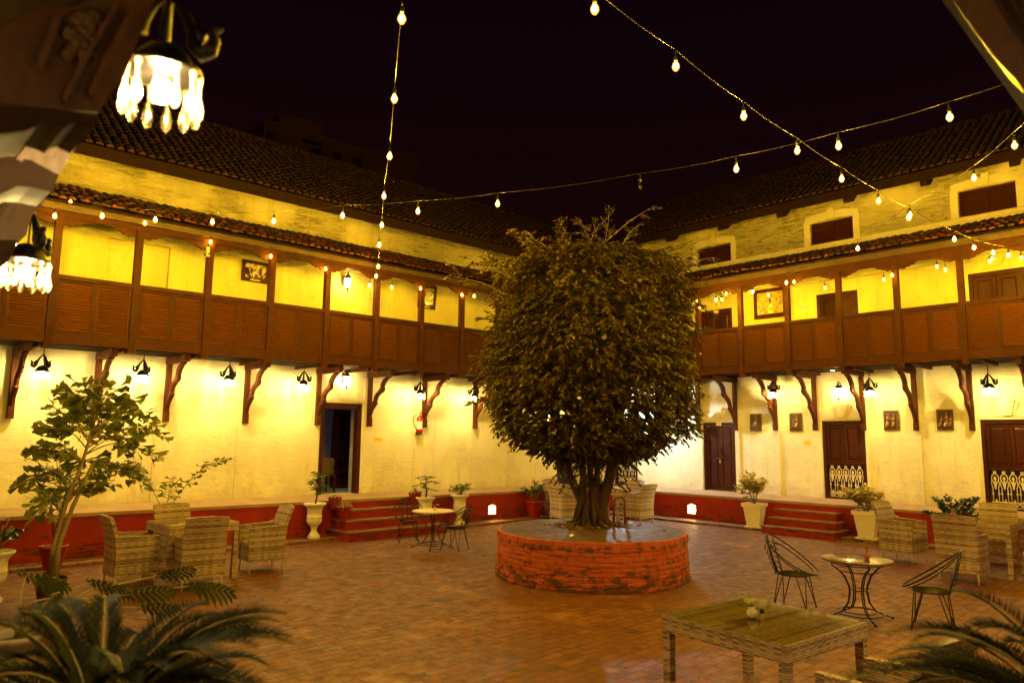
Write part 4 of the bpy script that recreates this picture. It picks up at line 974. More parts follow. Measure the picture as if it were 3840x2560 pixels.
beam_string('string of bulbs looped along the right gallery beam', [(1607, 706), (1668, 672), (1765, 676), (1895, 659), (2030, 640), (2171, 617), (2273, 598), (2345, 590)], 0, 18.22, ((18.22, 12.0, 6.4), (18.22, 2.7, 6.55)))
beam_string('second string of bulbs along the right gallery beam', [(1600, 690), (1658, 686), (1824, 645), (2049, 630), (2152, 610), (2279, 592)], 0, 18.12, ((18.12, 12.2, 6.45), (18.12, 2.9, 6.6)))
# ------------------------------------------------------------------ wall things
def frame_pic(name, label, cat, T, u, z, w, h, rz, fw, mat, lean=0, fmat='dark', plaque=False):
    t = thing(name, label, cat, T(u, .03, z), 0); t.rotation_euler = (R(lean), 0, rz)      # local: x along wall, -y towards yard
    mb = MB(); mb.box(-w/2, w/2, -.025, 0, -h/2, -h/2+fw*1.25); mb.box(-w/2, w/2, -.025, 0, h/2-fw, h/2); mb.box(-w/2, -w/2+fw, -.0249, 0, -h/2+fw*1.25, h/2-fw); mb.box(w/2-fw, w/2, -.0249, 0, -h/2+fw*1.25, h/2-fw); obj('frame', mb, fmat, t)
    mb = MB(); mb.box(-w/2+fw, w/2-fw, -.012, -.008, -h/2+fw*1.25, h/2-fw); pr = obj('print', mb, mat, t)
    if plaque: mb = MB(); mb.box(-w*.18, w*.18, -.028, -.0255, -h/2+fw*.42, -h/2+fw*.8); obj('caption_strip', mb, 'label', t)
    return t, pr
# left wing: x axis of the picture = +X, facing -Y ; right wing: facing -X
t, pr = frame_pic('framed_picture', 'framed sepia photograph of a street with tiered pagodas in the left gallery', 'picture', T_left, 7.10, 6.03, .66, .50, 0, .075, 'photo', 0, 'dark', True)
mb = MB()
def tri(mb, x, z, w, h): mb.add([(x-w/2, -.0135, z), (x+w/2, -.0135, z), (x+w*.12, -.0135, z+h), (x-w*.12, -.0135, z+h)], [(0, 1, 2, 3)])
for k, (x, s) in enumerate(((.12, 1), (-.1, .55))):
    for i in range(3): tri(mb, x, .0+i*.04*s, (.13-i*.035)*s, .036*s)
    mb.add([(x-.03*s, -.0133, -.06), (x+.03*s, -.0133, -.06), (x+.03*s, -.0133, .01), (x-.03*s, -.0133, .01)], [(0, 1, 2, 3)])
mb.add([(-.25, -.0134, -.08), (-.13, -.0134, -.07), (-.16, -.0134, .05), (-.25, -.0134, .09)], [(0, 1, 2, 3)])
obj('pagodas', mb, 'rafter', pr)
t, pr = frame_pic('framed_picture', 'tilted framed photograph of a white stupa in the left gallery', 'picture', T_left, 12.12, 6.10, .62, .68, 0, .09, 'photo', 6, 'dark', True)
mb = MB(); tri(mb, 0, .02, .10, .16); tri(mb, 0, -.02, .24, .06); mb.box(-.13, .13, -.0136, -.0133, -.12, -.02); obj('stupa', mb, 'label', pr)
t, pr = frame_pic('framed_picture', 'wide framed folk painting in bright colours in the right gallery', 'painting', T_right, 9.58, 6.17, .98, .86, R(-90), .10, 'painting', 0, 'wood')
mb = MB(); mb.box(-.01, .03, -.0136, -.0132, .0, .14); mb.lathe([(.1, 0), (.101, .002)], 10, (0, -.013, .2)); obj('tree_figure', mb, 'rafter', pr)
mb = MB()
for s in (-1, 1): mb.box(s*.375-.008, s*.375+.008, -.0138, -.0132, -.29, .31)
mb.box(-.37, .37, -.0137, -.0132, -.30, -.285); mb.box(-.37, .37, -.0137, -.0132, .30, .315); obj('border', mb, 'yellow', pr)
# four dark relief plaques
def figure(mb, x, z, s, lean=0, arm=1):
    y = -.03
    mb.ball((x+lean*.1*s, y, z+.30*s), .032*s, 8, 6)
    mb.tube([(x+lean*.08*s, y, z+.27*s), (x+lean*.03*s, y, z+.2*s), (x, y, z+.12*s)], [.025*s, .042*s, .032*s], 6)
    mb.tube([(x, y, z+.12*s), (x-.02*s, y, z+.04*s), (x-.03*s, y, z-.04*s)], [.04*s, .045*s, .06*s], 6)
    mb.tube([(x+.02*s, y-.01, z+.22*s), (x+arm*.07*s, y-.015, z+.17*s), (x+arm*.12*s, y-.015, z+.2*s)], [.014*s, .012*s, .009*s], 5)
def relief(label, u, z, w, h, figs):
    t = thing('relief_plaque', label, 'plaque', T_right(u, .02, z), R(-90), 'dark relief plaques on the ground floor wall')
    mb = MB(); mb.box(-w/2, w/2, -.02, 0, -h/2, h/2); obj('board', mb, 'plaque', t)
    mb = MB(); n = 9; m_ = 12
    for i in range(n):
        for zz in (-h/2+.018, h/2-.018): mb.ball((-w/2+.02+(w-.04)*i/(n-1), -.022, zz), .011, 6, 4)
    for i in range(1, m_):
        for xx in (-w/2+.018, w/2-.018): mb.ball((xx, -.022, -h/2+.018+(h-.036)*i/m_), .011, 6, 4)
    obj('beaded_border', mb, 'bronze', t)
    mb = MB()
    for f in figs: figure(mb, *f)
    obj('relief_figures', mb, 'bronze', t)
relief('relief plaque with one seated figure, leftmost of four', 10.14, 2.75, .35, .50, [(0, -.08, .9, .3, 1), (.03, -.16, .4, 0, 1)])
relief('relief plaque with a bending figure holding a tray, second from left', 8.96, 2.75, .35, .50, [(.05, -.12, 1.0, -.2, -1), (-.07, -.14, .6, 0, 1)])
relief('relief plaque with two standing figures and staffs, right of the middle door', 6.49, 2.78, .36, .50, [(-.07, -.14, .95, 0, 1), (.07, -.13, .85, .1, -1)])
relief('relief plaque with a group around a tall figure, rightmost of four', 5.28, 2.78, .36, .50, [(.04, -.14, 1.0, 0, -1), (-.09, -.14, .7, .2, 1), (.12, -.13, .7, 0, -1)])
def sign(label, T, u, z, w, h, rz, mat='yellow', person=True, lines=2):
    t = thing('wall_sign', label, 'sign', T(u, .002, z), rz)
    mb = MB(); mb.box(-w/2, w/2, -.012, 0, -h/2, h/2); obj('plate', mb, mat, t)
    mb = MB()
    for i in range(lines):
        z0 = h*.18-i*h*.30; x = -w*.40
        while x < (w*.14 if person else w*.36):
            l = rnd(.012, .03); mb.box(x, x+l, -.0135, -.0122, z0-h*.07, z0+h*.07); x += l+.008
    obj('faded_lettering', mb, 'ochre', t)
    if person: mb = MB(); mb.lathe([(.008, -.0), (.009, .001)], 8, (w*.36, -.013, h*.24)); mb.prism([(w*.34, -h*.3), (w*.40, -h*.3), (w*.375, h*.12), (w*.355, h*.12)], 1, -.0136, -.0122); obj('figure_symbol', mb, 'dark', t)
sign('small yellow wall sign with a figure symbol, right of the open doorway', T_left, 10.67, 2.15, .25, .105, 0)
sign('small plain yellow sign left of the middle lattice door', T_right, 8.67, 2.19, .175, .115, R(-90), person=False)
sign('small white sign left of the middle upper gallery door', T_right, 8.565, 5.93, .17, .14, R(-90), 'label', False)
t = thing('light_switch', 'white light switch on the left gallery wall', 'switch', T_left(10.63, .005, 5.71)); mb = MB(); mb.box(-.05, .05, -.012, 0, -.06, .06); obj('plate', mb, 'plasticw', t); mb = MB(); mb.box(-.01, .01, -.02, -.0125, -.03, .03); obj('rocker', mb, 'redpaint', t)
# fire extinguisher
t = thing('fire_extinguisher', 'red fire extinguisher with white label and curled black hose on the wall', 'extinguisher', T_left(11.93, .11, 2.34))
mb = MB(); mb.lathe([(.07, .0), (.078, .02), (.078, .38), (.06, .425), (.03, .45), (.022, .47)], 20); obj('cylinder', mb, 'redpaint', t)
mb = MB(); mb.lathe([(.0795, .10), (.0795, .31)], 20, cap=False); obj('label_sleeve', mb, 'label', t)
for z, w_2, c in ((.275, .03, 'brass'), (.215, .045, 'dark'), (.15, .02, 'ochre')): mb = MB(); mb.box(-w_2, w_2, -.0825, -.0800, z-.008, z+.008); obj('printed_line', mb, c, t)
mb = MB(); mb.lathe([(.022, .47), (.026, .48), (.026, .505), (.015, .52)], 12); obj('valve', mb, 'brass', t)
mb = MB(); mb.tube([(0, 0, .51), (.04, -.01, .535), (.12, -.02, .53)], [.014, .013, .010], 6); mb.tube([(-.01, 0, .52), (.05, -.01, .575), (.13, -.02, .60)], [.014, .012, .009], 6); obj('lever', mb, 'redpaint', t)
mb = MB(); mb.tube([(-.02, 0, .495), (-.12, -.01, .49), (-.2, -.01, .43), (-.225, -.01, .34), (-.19, -.01, .22), (-.13, -.01, .11), (-.09, -.01, .0), (-.07, -.01, -.05)], .011, 7); mb.tube([(-.07, -.01, .0), (-.065, -.01, -.07)], [.018, .024], 7); obj('hose', mb, 'black', t)
mb = MB(); mb.box(-.075, -.04, .0, .08, -.05, .02); mb.box(.05, .075, 0, .08, -.05, .02); mb.box(-.03, .045, -.07, -.06, -.05, .0); obj('bracket', mb, 'black', t)
# cameras
def cctv(label, p, rz):
    t = thing('security_camera', label, 'camera', p, rz, 'small security cameras under the left gallery eaves')
    mb = MB(); mb.box(-.03, .03, -.02, .02, -.02, .10); mb.tube([(0, 0, 0), (-.03, -.02, -.07)], .008, 5); obj('mount', mb, 'plasticw', t)
    mb = MB(); mb.tube([(-.11, -.05, -.10), (.02, -.01, -.085)], .032, 10); b_ = obj('housing', mb, 'plasticw', t)
    mb = MB(); mb.tube([(-.125, -.055, -.102), (-.108, -.049, -.10)], .024, 10); obj('lens', mb, 'black', t)
cctv('white security camera on the fourth post of the left gallery', Vector((5.53, 14.86, 5.98)), .4)
cctv('white security camera on the gallery post beside the fig tree', Vector((13.80, 14.86, 6.0)), 2.6)

# ------------------------------------------------------------------ steps
def steps(label, T, u0, u1, pv, H, n=3, splay=.10, mat='red'):
    b0 = T((u0+u1)/2, pv+.5, 0); t = thing('steps', label, 'steps', (b0[0], b0[1], 0))
    for k in range(n):
        z0, z1 = H*k/(n+1), H*(k+1)/(n+1); v1 = pv+.32*(n-k); s = splay*k
        mb = MB(T); mb.box(u0+s, u1-s*.3, pv+.003, v1, z0 if k else .0, z1-.035); r_ = obj('riser', mb, mat, t, True)
        mb = MB(T); mb.box(u0+s-.02, u1-s*.3+.02, pv+.003, v1+.025, z1-.034, z1); obj('tread', mb, 'apron' if mat == 'red' else 'slab', t, True)
    return t
steps('red steps with worn treads up to the open doorway, potted spider plants on their ends', T_left, 8.42, 11.05, 1.49, .80)
steps('red steps between the two square white planters', T_right, 6.95, 8.70, 1.73, .735)

# ------------------------------------------------------------------ round brick planter and litter
PC = Vector((9.62, 8.01, 0)); PR = 1.576; PH = .73
t = thing('round_planter', 'big round worn red brick planter with stone slab top under the fig tree', 'planter', PC)
seg = 72; mb = MB(); mb.lathe([(PR+.015, 0), (PR-.012, .3), (PR-.02, PH-.02)], seg, cap=False); obj('mortar_core', mb, 'planter', t)
mb = MB(); nc = 8; hc = (PH-.15)/nc
for c_ in range(nc+1):
    top = c_ == nc; nb_ = 46 if not top else 58; z0 = c_*hc+.003; z1 = z0+(hc if not top else .145)-.007; base_r = PR+.035*(1-c_/nc)+(.012 if top else 0)
    for k in range(nb_):
        a0 = 2*PI*(k+(.5 if c_ % 2 else 0))/nb_; a1 = a0+2*PI/nb_; gp = rnd(.001, .003); a0 += gp; a1 -= gp; rr = base_r+rnd(-.008, .006)-(rnd(.01, .03) if random.random() < .09 and not top else 0)
        dz = rnd(-.002, .002); vs = []; n_ = 3
        for q in range(n_+1):
            a = a0+(a1-a0)*q/n_; e_ = .006 if q in (0, n_) else 0
            for r2, z2 in ((rr-.07, z0), (rr-e_-.003, z0+dz), (rr-e_, z0+.012), (rr-e_, z1-.010), (rr-e_-.006, z1+dz), (rr-.07, z1)): vs.append((r2*math.cos(a), r2*math.sin(a), z2))
        fs = [(q*6+s, q*6+s+1, q*6+s+7, q*6+s+6) for q in range(n_) for s in range(5)]+[tuple(range(6)), tuple(n_*6+s for s in range(6))[::-1]]; mb.add(vs, fs)
obj('brick_courses', mb, 'planter', t)
mb = MB(); mb.lathe([(.001, PH+.012), (.6, PH+.010), (PR-.2, PH+.004), (PR-.045, PH-.004)], seg, cap=False); obj('slab_top', mb, 'slab', t)
def litter(label, pts, size, name='leaf_litter', mat='litter', kind='stuff', flat=True):
    n = len(pts); P = np.array(pts); a = rng.uniform(0, 2*PI, n); Dr = np.stack([np.cos(a), np.sin(a), rng.uniform(-.15, .3, n)], 1); Sd = np.stack([-np.sin(a), np.cos(a), rng.uniform(-.5, .5, n)], 1)
    o = obj_np(name, leaves(P, Dr, Sd, rng.uniform(.6, 1.3, n)*size, rng.uniform(.3, .55, n)*size, .3), 4, mat); tag(o, label, 'leaves' if kind else None, kind=kind); return o
TB = Vector((9.98, 8.30, PH))
pts = []
for i in range(520):
    a = rnd(0, 2*PI); r_ = .25+abs(random.gauss(0, .22)); pts.append((TB.x+math.cos(a)*r_*1.25, TB.y+math.sin(a)*r_, PH+.02+max(0, .07-r_*.1)*random.random()))
litter('yellow and brown fallen leaves heaped round the fig trunk', pts, .075)
pts = []
for i in range(150):
    x, y = rnd(3, 17), rnd(1, 14)
    if (x-PC.x)**2+(y-PC.y)**2 < 3.0: continue
    pts.append((x, y, .012))
for i in range(40):
    a = rnd(0, 2*PI); r_ = rnd(.5, 1.4); pts.append((PC.x+math.cos(a)*r_, PC.y+math.sin(a)*r_, PH+.02))
litter('small dead leaves and specks scattered over the brick paving', pts, .05, 'fallen_leaves')
p = D(1314, 1231, 2, PH+.02); mb = MB(); mb.add([(-.05, -.02, 0), (.0, -.045, .02), (.055, -.01, .005), (.03, .035, .03), (-.03, .03, .012), (0, 0, .04)], [(0, 1, 5), (1, 2, 5), (2, 3, 5), (3, 4, 5), (4, 0, 5)]); o = obj('paper_scrap', mb, 'scrap'); o.location = p; tag(o, 'white scrap lying on the slab top in front of the trunk', 'scrap')
mb = MB(); q = D(1410, 1205, 2, PH); e = Vector((.55, -.5, 0)).normalized()
mb.tube([(0, 0, .0), (0, 0, .40), e*.03+Vector((0, 0, .46)), e*.13+Vector((0, 0, .48)), e*.19+Vector((0, 0, .45)), e*.20+Vector((0, 0, .38)), e*.20], .022, 8); o = obj('bent_pipe', mb, 'vase'); o.location = q; tag(o, 'bent rusty pipe standing on the slab top right of the trunk', 'pipe')

# ------------------------------------------------------------------ wicker furniture
def wicker_chair(label, group):
    t = thing('wicker_armchair', label, 'chair', group=group)
    W, Dp, ZB, ZS, ZA, ZT = .60, .60, .17, .47, .75, 1.03
    mb = MB(); mb.smooth = False; n = 9
    rows = [(ZB, -.29), (.35, -.285), (.55, -.29), (.75, -.32), (.9, -.365), (ZT, -.42)]
    def bp(x, z, y, th): return (x*(1+.0*z), y-.035*(1-(2*x/W)**2)*(z/ZT)+th, z+(.018*(1-(2*x/W)**2) if z >= ZT else 0))
    vs = []
    for th in (0, .055):
        for z, y in rows:
            for i in range(n): x = -W/2+W*i/(n-1); vs.append(bp(x, z, y, th))
    R_ = len(rows); fs = []
    for k in range(2):
        for j in range(R_-1):
            for i in range(n-1): a = k*R_*n+j*n+i; fs.append((a, a+1, a+n+1, a+n))
    for j in range(R_-1):
        for i in (0, n-1): a = j*n+i; fs.append((a, a+n, a+n+R_*n, a+R_*n))
    for i in range(n-1):
        for j in (0, R_-1): a = j*n+i; fs.append((a, a+1, a+1+R_*n, a+R_*n))
    mb.add(vs, fs); obj('backrest', mb, 'wicker', t)
    for s in (-1, 1):
        mb = MB(); x0, x1 = s*(W/2-.055), s*(W/2)
        ys = np.linspace(-.26, .30, 8); vs = []
        for x in (x0, x1):
            for y in ys:
                f = (y+.26)/.56; flare = .012*math.sin(f*PI)*s; vs.append((x+flare, y, ZB+.0+.02*math.sin(f*PI))); vs.append((x+flare*2, y, ZA-.025*f+(.03*max(0, .15-f)/.15)))
        m_ = len(ys)*2; fs = []
        for k in range(2):
            for i in range(len(ys)-1): a = k*m_+i*2; fs.append((a, a+2, a+3, a+1))
        for i in range(len(ys)-1): a = i*2; fs.append((a+1, a+3, a+3+m_, a+1+m_)); fs.append((a, a+2, a+2+m_, a+m_))
        fs.append((0, 1, 1+m_, m_)); fs.append((m_-2, m_-1, 2*m_-1, 2*m_-2)); mb.add(vs, fs); obj('armrest', mb, 'wicker', t)
    mb = MB(); mb.box(-W/2+.056, W/2-.056, -.23, .285, ZS-.09, ZS); mb.box(-W/2+.056, W/2-.056, .245, .284, ZB+.01, ZS-.091); obj('seat', mb, 'wicker', t)
    for x in (-W/2+.035, W/2-.035):
        for y in (-.265, .265): mb = MB(); mb.tube([(x, y, ZB+.03), (x*1.03, y*1.03, .006)], [.017, .013], 8); mb.lathe([(.014, 0), (.014, .007)], 8, (x*1.03, y*1.03, 0)); obj('leg', mb, 'leg', t)
    return t
def wicker_table(label, w, d, h, loc, rz, group=None):
    t = thing('wicker_table', label, 'table', loc, rz, group)
    mb = MB(); mb.box(-w/2, w/2, -d/2, d/2, h-.03, h-.008); mb.box(-w/2, w/2, -d/2, -d/2+.03, h-.13, h-.031); mb.box(-w/2, w/2, d/2-.03, d/2, h-.13, h-.031); mb.box(-w/2, -w/2+.03, -d/2+.031, d/2-.031, h-.13, h-.031); mb.box(w/2-.03, w/2, -d/2+.031, d/2-.031, h-.13, h-.031); obj('tabletop', mb, 'wicker', t)
    mb = MB(); a, b_ = w/2-.012, d/2-.012; mb.quad((-a, -b_, h+.002), (a, -b_, h+.002), (a, b_, h+.002), (-a, b_, h+.002)); [mb.quad(*q) for q in (((-a, -b_, h-.007), (a, -b_, h-.007), (a, -b_, h+.002), (-a, -b_, h+.002)), ((a, b_, h-.007), (-a, b_, h-.007), (-a, b_, h+.002), (a, b_, h+.002)), ((a, -b_, h-.007), (a, b_, h-.007), (a, b_, h+.002), (a, -b_, h+.002)), ((-a, b_, h-.007), (-a, -b_, h-.007), (-a, -b_, h+.002), (-a, b_, h+.002)))]; obj('glass_sheet', mb, 'glass', t)
    for x in (-1, 1):
        for y in (-1, 1): mb = MB(); a, b_ = x*(w/2-.038), y*(d/2-.038); mb.box(a-.034, a+.034, b_-.034, b_+.034, 0, h-.131); obj('leg', mb, 'wicker', t)
    return t
wc = wicker_chair('left set: wicker armchair with its back to the camera, pushed up to the table', 'wicker armchairs of the left table')
wc.location = (4.33, 11.15, 0); wc.rotation_euler = (0, 0, R(-8))
G1 = 'wicker armchairs of the left table'
dup(wc, (3.62, 11.93, 0), R(-90), 'left set: wicker armchair at the left end of the table, seen from its side', G1)
dup(wc, (5.62, 11.82, 0), R(82), 'left set: wicker armchair pulled out at the right end of the table', G1)
dup(wc, (4.62, 12.82, 0), R(184), 'left set: wicker armchair behind the table against the red plinth', G1)
wicker_table('wicker table with a mirror-bright glass top between the four left armchairs', 1.06, 1.02, .87, (4.50, 11.93, 0), 0)
G2 = 'wicker armchairs of the right table'
dup(wc, (13.78, 3.60, 0), R(-90), 'right set: wicker armchair with its back to the camera beside the iron chair', G2, (1.03, 1.03, 1.04))
dup(wc, (15.10, 4.92, 0), R(172), 'right set: wicker armchair seen from the side, left end of the table', G2, (1.03, 1.03, 1.05))
dup(wc, (16.2, 3.66, 0), R(92), 'right set: wicker armchair behind the table at the right edge', G2, (1.03, 1.03, 1.05))
wicker_table('wicker table with glass top cut by the right edge of the picture', 1.05, 1.05, .90, (15.0, 3.58, 0), 0)
G3 = 'wicker armchairs of the table behind the fig tree'
dup(wc, (14.55, 13.0, 0), R(-105), 'wicker armchair behind the planter, left of the fig trunk, back to camera', G3, 1.02)
dup(wc, (16.05, 11.75, 0), R(0), 'wicker armchair behind the planter, right of the fig trunk, back to camera', G3, 1.02)
dup(wc, (15.45, 14.0, 0), R(180), 'far wicker armchair left of the fig trunk by the corner', G3, 1.02)
dup(wc, (16.95, 12.75, 0), R(90), 'far wicker armchair right of the fig trunk by the corner', G3, 1.02)
wicker_table('wicker table half hidden behind the fig trunk', 1.3, 1.0, .87, (15.55, 12.95, 0), R(-35))
fx, fy = 5.57, 2.88
ft = wicker_table('large blurred wicker table with glass top in the right foreground', 1.13, 1.10, .85, (5.57, 2.88, 0), R(-6))
dup(wc, (5.1, 1.80, 0), R(-10), 'foreground wicker armchair half hidden behind the right cycad fronds', None, 1.04)
# vase with leaves and pepper pot on the foreground table
pv = D(1728, 1417, 2, .855)
def vase(nm, label, p, mat, prof, leafspec, lm='broad'):
    t = thing(nm, label, 'vase', p); mb = MB(); mb.lathe(prof, 18); obj('body', mb, mat, t)
    st = MB(); P = []; Dr = []; Ln = []; Wd = []; zt = prof[-1][1]
    for a, h, r_, ln in leafspec:
        e = Vector((math.cos(a)*r_, math.sin(a)*r_, zt+h)); st.tube([(0, 0, zt-.01), e*.5+Vector((0, 0, zt*.5+h*.2)), e], .003, 4)
        P.append(e); Dr.append((math.cos(a), math.sin(a), .1)); Ln.append(ln); Wd.append(ln*.8)
    n = len(P); obj('stems', st, 'twig', t); Sd = np.array([(-d[1], d[0], .1) for d in Dr]); obj_np('foliage', leaves(np.array(P), Dr, Sd, Ln, Wd, .1, True), 6, lm, t); return t
vase('small_vase', 'small round white vase with heart shaped leaves on the foreground table', pv, 'label', [(.02, 0), (.034, .012), (.042, .034), (.034, .055), (.018, .07), (.022, .078)], [(2.2, .05, .05, .15), (2.8, .04, .08, .14), (1.6, .09, .03, .13), (.2, .04, .05, .09), (3.5, .07, .07, .14), (-.6, .05, .06, .08), (2.5, .10, .02, .12)], 'green')
ps = D(1751, 1421, 2, .855); t = thing('pepper_pot', 'small metal capped pepper pot right of the vase on the foreground table', 'shaker', ps)
mb = MB(); mb.lathe([(.016, 0), (.017, .045)], 12); obj('jar', mb, 'drop', t); mb = MB(); mb.lathe([(.018, .046), (.018, .07), (.010, .078)], 12); obj('lid', mb, 'lampiron', t)

# ------------------------------------------------------------------ iron garden sets
def iron_table(label, loc, top, group):
    t = thing('round_garden_table', label, 'table', loc, 0, group)
    mb = MB(); mb.lathe([(.40, .715), (.425, .722), (.43, .735), (.42, .745), (.405, .748), (.001, .749)], 40, cap=False); mb.lathe([(.001, .716), (.40, .714)], 40, cap=False); obj('tabletop', mb, top, t)
    for k in range(4):
        a = PI/4+k*PI/2; c, s = math.cos(a), math.sin(a); mb = MB()
        for off in (-.012, .012):
            pr = [(.33, .70), (.32, .655), (.26, .62), (.17, .53), (.115, .40), (.11, .33), (.135, .20), (.21, .095), (.32, .05), (.41, .022)]
            mb.tube([(c*x-s*off*(1 if x < .3 else .3), s*x+c*off*(1 if x < .3 else .3), z) for x, z in pr], .0085, 6)
        mb.ball((c*.42, s*.42, .018), .018, 8, 5); obj('leg', mb, 'iron', t)
    for r_, z in ((.33, .69), (.25, .60), (.115, .36), (.29, .075), (.22, .10)):
        mb = MB(); mb.tube([(r_*math.cos(a), r_*math.sin(a), z) for a in np.linspace(0, 2*PI, 29)[:-1]], .006, 5, closed=True); obj('ring', mb, 'iron', t)
    return t
def iron_chair(label, group):
    t = thing('iron_garden_chair', label, 'chair', group=group)
    mb = MB()       # seat ring and slats
    mb.tube([(.215*math.cos(a), .215*math.sin(a)*.95, .43) for a in np.linspace(0, 2*PI, 25)[:-1]], .009, 5, closed=True)
    for k in range(9):
        x = -.18+.045*k; y = .2*math.sqrt(max(0, 1-(x/.215)**2)); mb.tube([(x, -y, .431), (x, 0, .422), (x, y, .431)], .006, 4)
    obj('seat', mb, 'iron', t)
    mb = MB()       # big tilted hoop from front of the seat to the top of the back, and an inner hoop
    for rx, c0, y1, z1, y0, z0, rr in ((.315, 0, -.33, .90, .30, .45, .010), (.27, 0, -.255, .80, .25, .44, .008)):
        cy, cz = (y0+y1)/2, (z0+z1)/2; hy, hz = (y1-y0)/2, (z1-z0)/2
        mb.tube([(rx*math.sin(a), cy+hy*math.cos(a), cz+hz*math.cos(a)-.03*math.sin(a)**2) for a in np.linspace(0, 2*PI, 37)[:-1]], rr, 5, closed=True)
    obj('hoop', mb, 'iron', t)
    mb = MB()
    for x in (-.11, .11): mb.tube([(x*.9, -.18, .43), (x, -.24, .62), (x*1.15, -.30, .85)], .008, 5)
    mb.tube([(0, -.2, .43), (0, -.27, .62), (0, -.33, .90)], .008, 5)
    for k in range(6):
        z = .47+.062*k; w = .15+.02*k; y = -.215-.018*k; mb.tube([(-w, y+.03, z-.04), (-w*.5, y-.005, z+.012), (0, y-.015, z+.03), (w*.5, y-.005, z+.012), (w, y+.03, z-.04)], .007, 5)
    obj('backrest', mb, 'iron', t)
    for k in range(4):
        a = PI/4+k*PI/2; mb = MB(); c, s = math.cos(a), math.sin(a); e = (c*.29, s*.29, .015)
        for d_ in (-.32, .32): b_ = (.20*math.cos(a+d_), .19*math.sin(a+d_), .42); mb.tube([b_, e], .007, 5)
        mb.ball(e, .014, 6, 5); obj('leg', mb, 'iron', t)
    return t
iron_table('round iron garden table with a pale top before the steps of the open doorway', (9.30, 11.92, 0), 'cream', 'round iron garden tables')
iron_table('round iron garden table with a brown top and small vase, right of the planter', (9.86, 3.78, 0), 'browntop', 'round iron garden tables')
ic = iron_chair('iron chair right of the pale round table before the doorway steps', 'iron hoop garden chairs'); ic.location = (9.47, 11.42, 0); ic.rotation_euler = (0, 0, R(20))
GI = 'iron hoop garden chairs'
dup(ic, (9.38, 12.88, 0), R(150), 'iron chair left of the pale round table, in front of a spider plant', GI)
dup(ic, (9.80, 4.60, 0), R(188), 'iron chair left of the brown round table, empty paving around it', GI, 1.05)
dup(ic, (10.02, 2.98, 0), R(12), 'iron chair right of the brown round table, behind the cycad fronds', GI, 1.05)
vase('bud_vase', 'small brown bud vase with one green sprig on the brown round table', D(1992, 1285, 2, .75), 'vase', [(.02, 0), (.04, .02), (.045, .05), (.03, .08), (.014, .10), (.013, .16), (.017, .17)], [(1.2, .09, .03, .09), (2.5, .03, .05, .05)])
vase('bud_vase', 'little vase with yellow flowers on the pale round table', (9.28, 11.85, .75), 'cream', [(.02, 0), (.035, .02), (.035, .045), (.02, .06), (.022, .07)], [(a, .04, .05, .06) for a in (0, 1.3, 2.4, 3.6, 5)], 'croton')
vase('bud_vase', 'small dark vase on the wicker table at the right edge', D(2007, 1240, 2, .9) if 0 else (14.62, 3.92, .905), 'vase', [(.02, 0), (.045, .03), (.05, .07), (.03, .11), (.016, .14), (.02, .18)], [(1, .12, .04, .06)])
# ------------------------------------------------------------------ pots
def pot(nm, label, loc, prof, mat, soilr, soilz, group=None, seg=24):
    t = thing(nm, label, 'pot', loc, 0, group); mb = MB(); mb.lathe(prof, seg, cap=False); mb.lathe([(.001, prof[0][1]+.002), (prof[0][0], prof[0][1]+.001)], seg, cap=False); obj('body', mb, mat, t)
    mb = MB(); mb.lathe([(.001, soilz+.01), (soilr, soilz)], seg, cap=False); obj('soil', mb, 'soil', t); return t
URN = [(.13, 0), (.135, .05), (.10, .08), (.065, .14), (.055, .19), (.075, .215), (.065, .235), (.11, .27), (.155, .33), (.165, .39), (.155, .43), (.168, .445), (.155, .46), (.15, .52), (.155, .60), (.185, .66), (.235, .70), (.24, .73), (.215, .74), (.195, .71), (.17, .66)]
def urn(label, loc, s=1.0): t = pot('garden_urn', label, loc, [(r*s, z*s) for r, z in URN], 'white', .18*s, .67*s, 'white pedestal urns'); return t
def redpot(label, loc, s=1.0): return pot('plant_pot', label, loc, [(.10*s, 0), (.16*s, .24*s), (.165*s, .27*s), (.175*s, .275*s), (.175*s, .31*s), (.155*s, .31*s), (.15*s, .27*s)], 'redpot', .15*s, .275*s, 'red plastic flowerpots')
def square_pot(label, loc, s, rz):
    t = thing('square_planter', label, 'planter', loc, rz, 'square white planters')
    def ring(a, z): return [(-a, -a, z), (a, -a, z), (a, a, z), (-a, a, z)]
    mb = MB(); lv = [(.15, .03), (.215, .50), (.245, .50), (.25, .58), (.225, .58), (.215, .52)]
    vs = []; [vs.extend(ring(a*s, z*s)) for a, z in lv]; fs = []
    for j in range(len(lv)-1):
        for k in range(4): fs.append((j*4+k, j*4+(k+1) % 4, (j+1)*4+(k+1) % 4, (j+1)*4+k))
    mb.add(vs, fs); obj('body', mb, 'plasticw', t)
    mb = MB(); mb.box(-.21*s, .21*s, -.21*s, .21*s, 0, .022*s); obj('saucer', mb, 'plasticw', t)
    mb = MB(); mb.box(-.212*s, .212*s, -.212*s, .212*s, .50*s, .52*s); obj('soil', mb, 'soil', t); return t
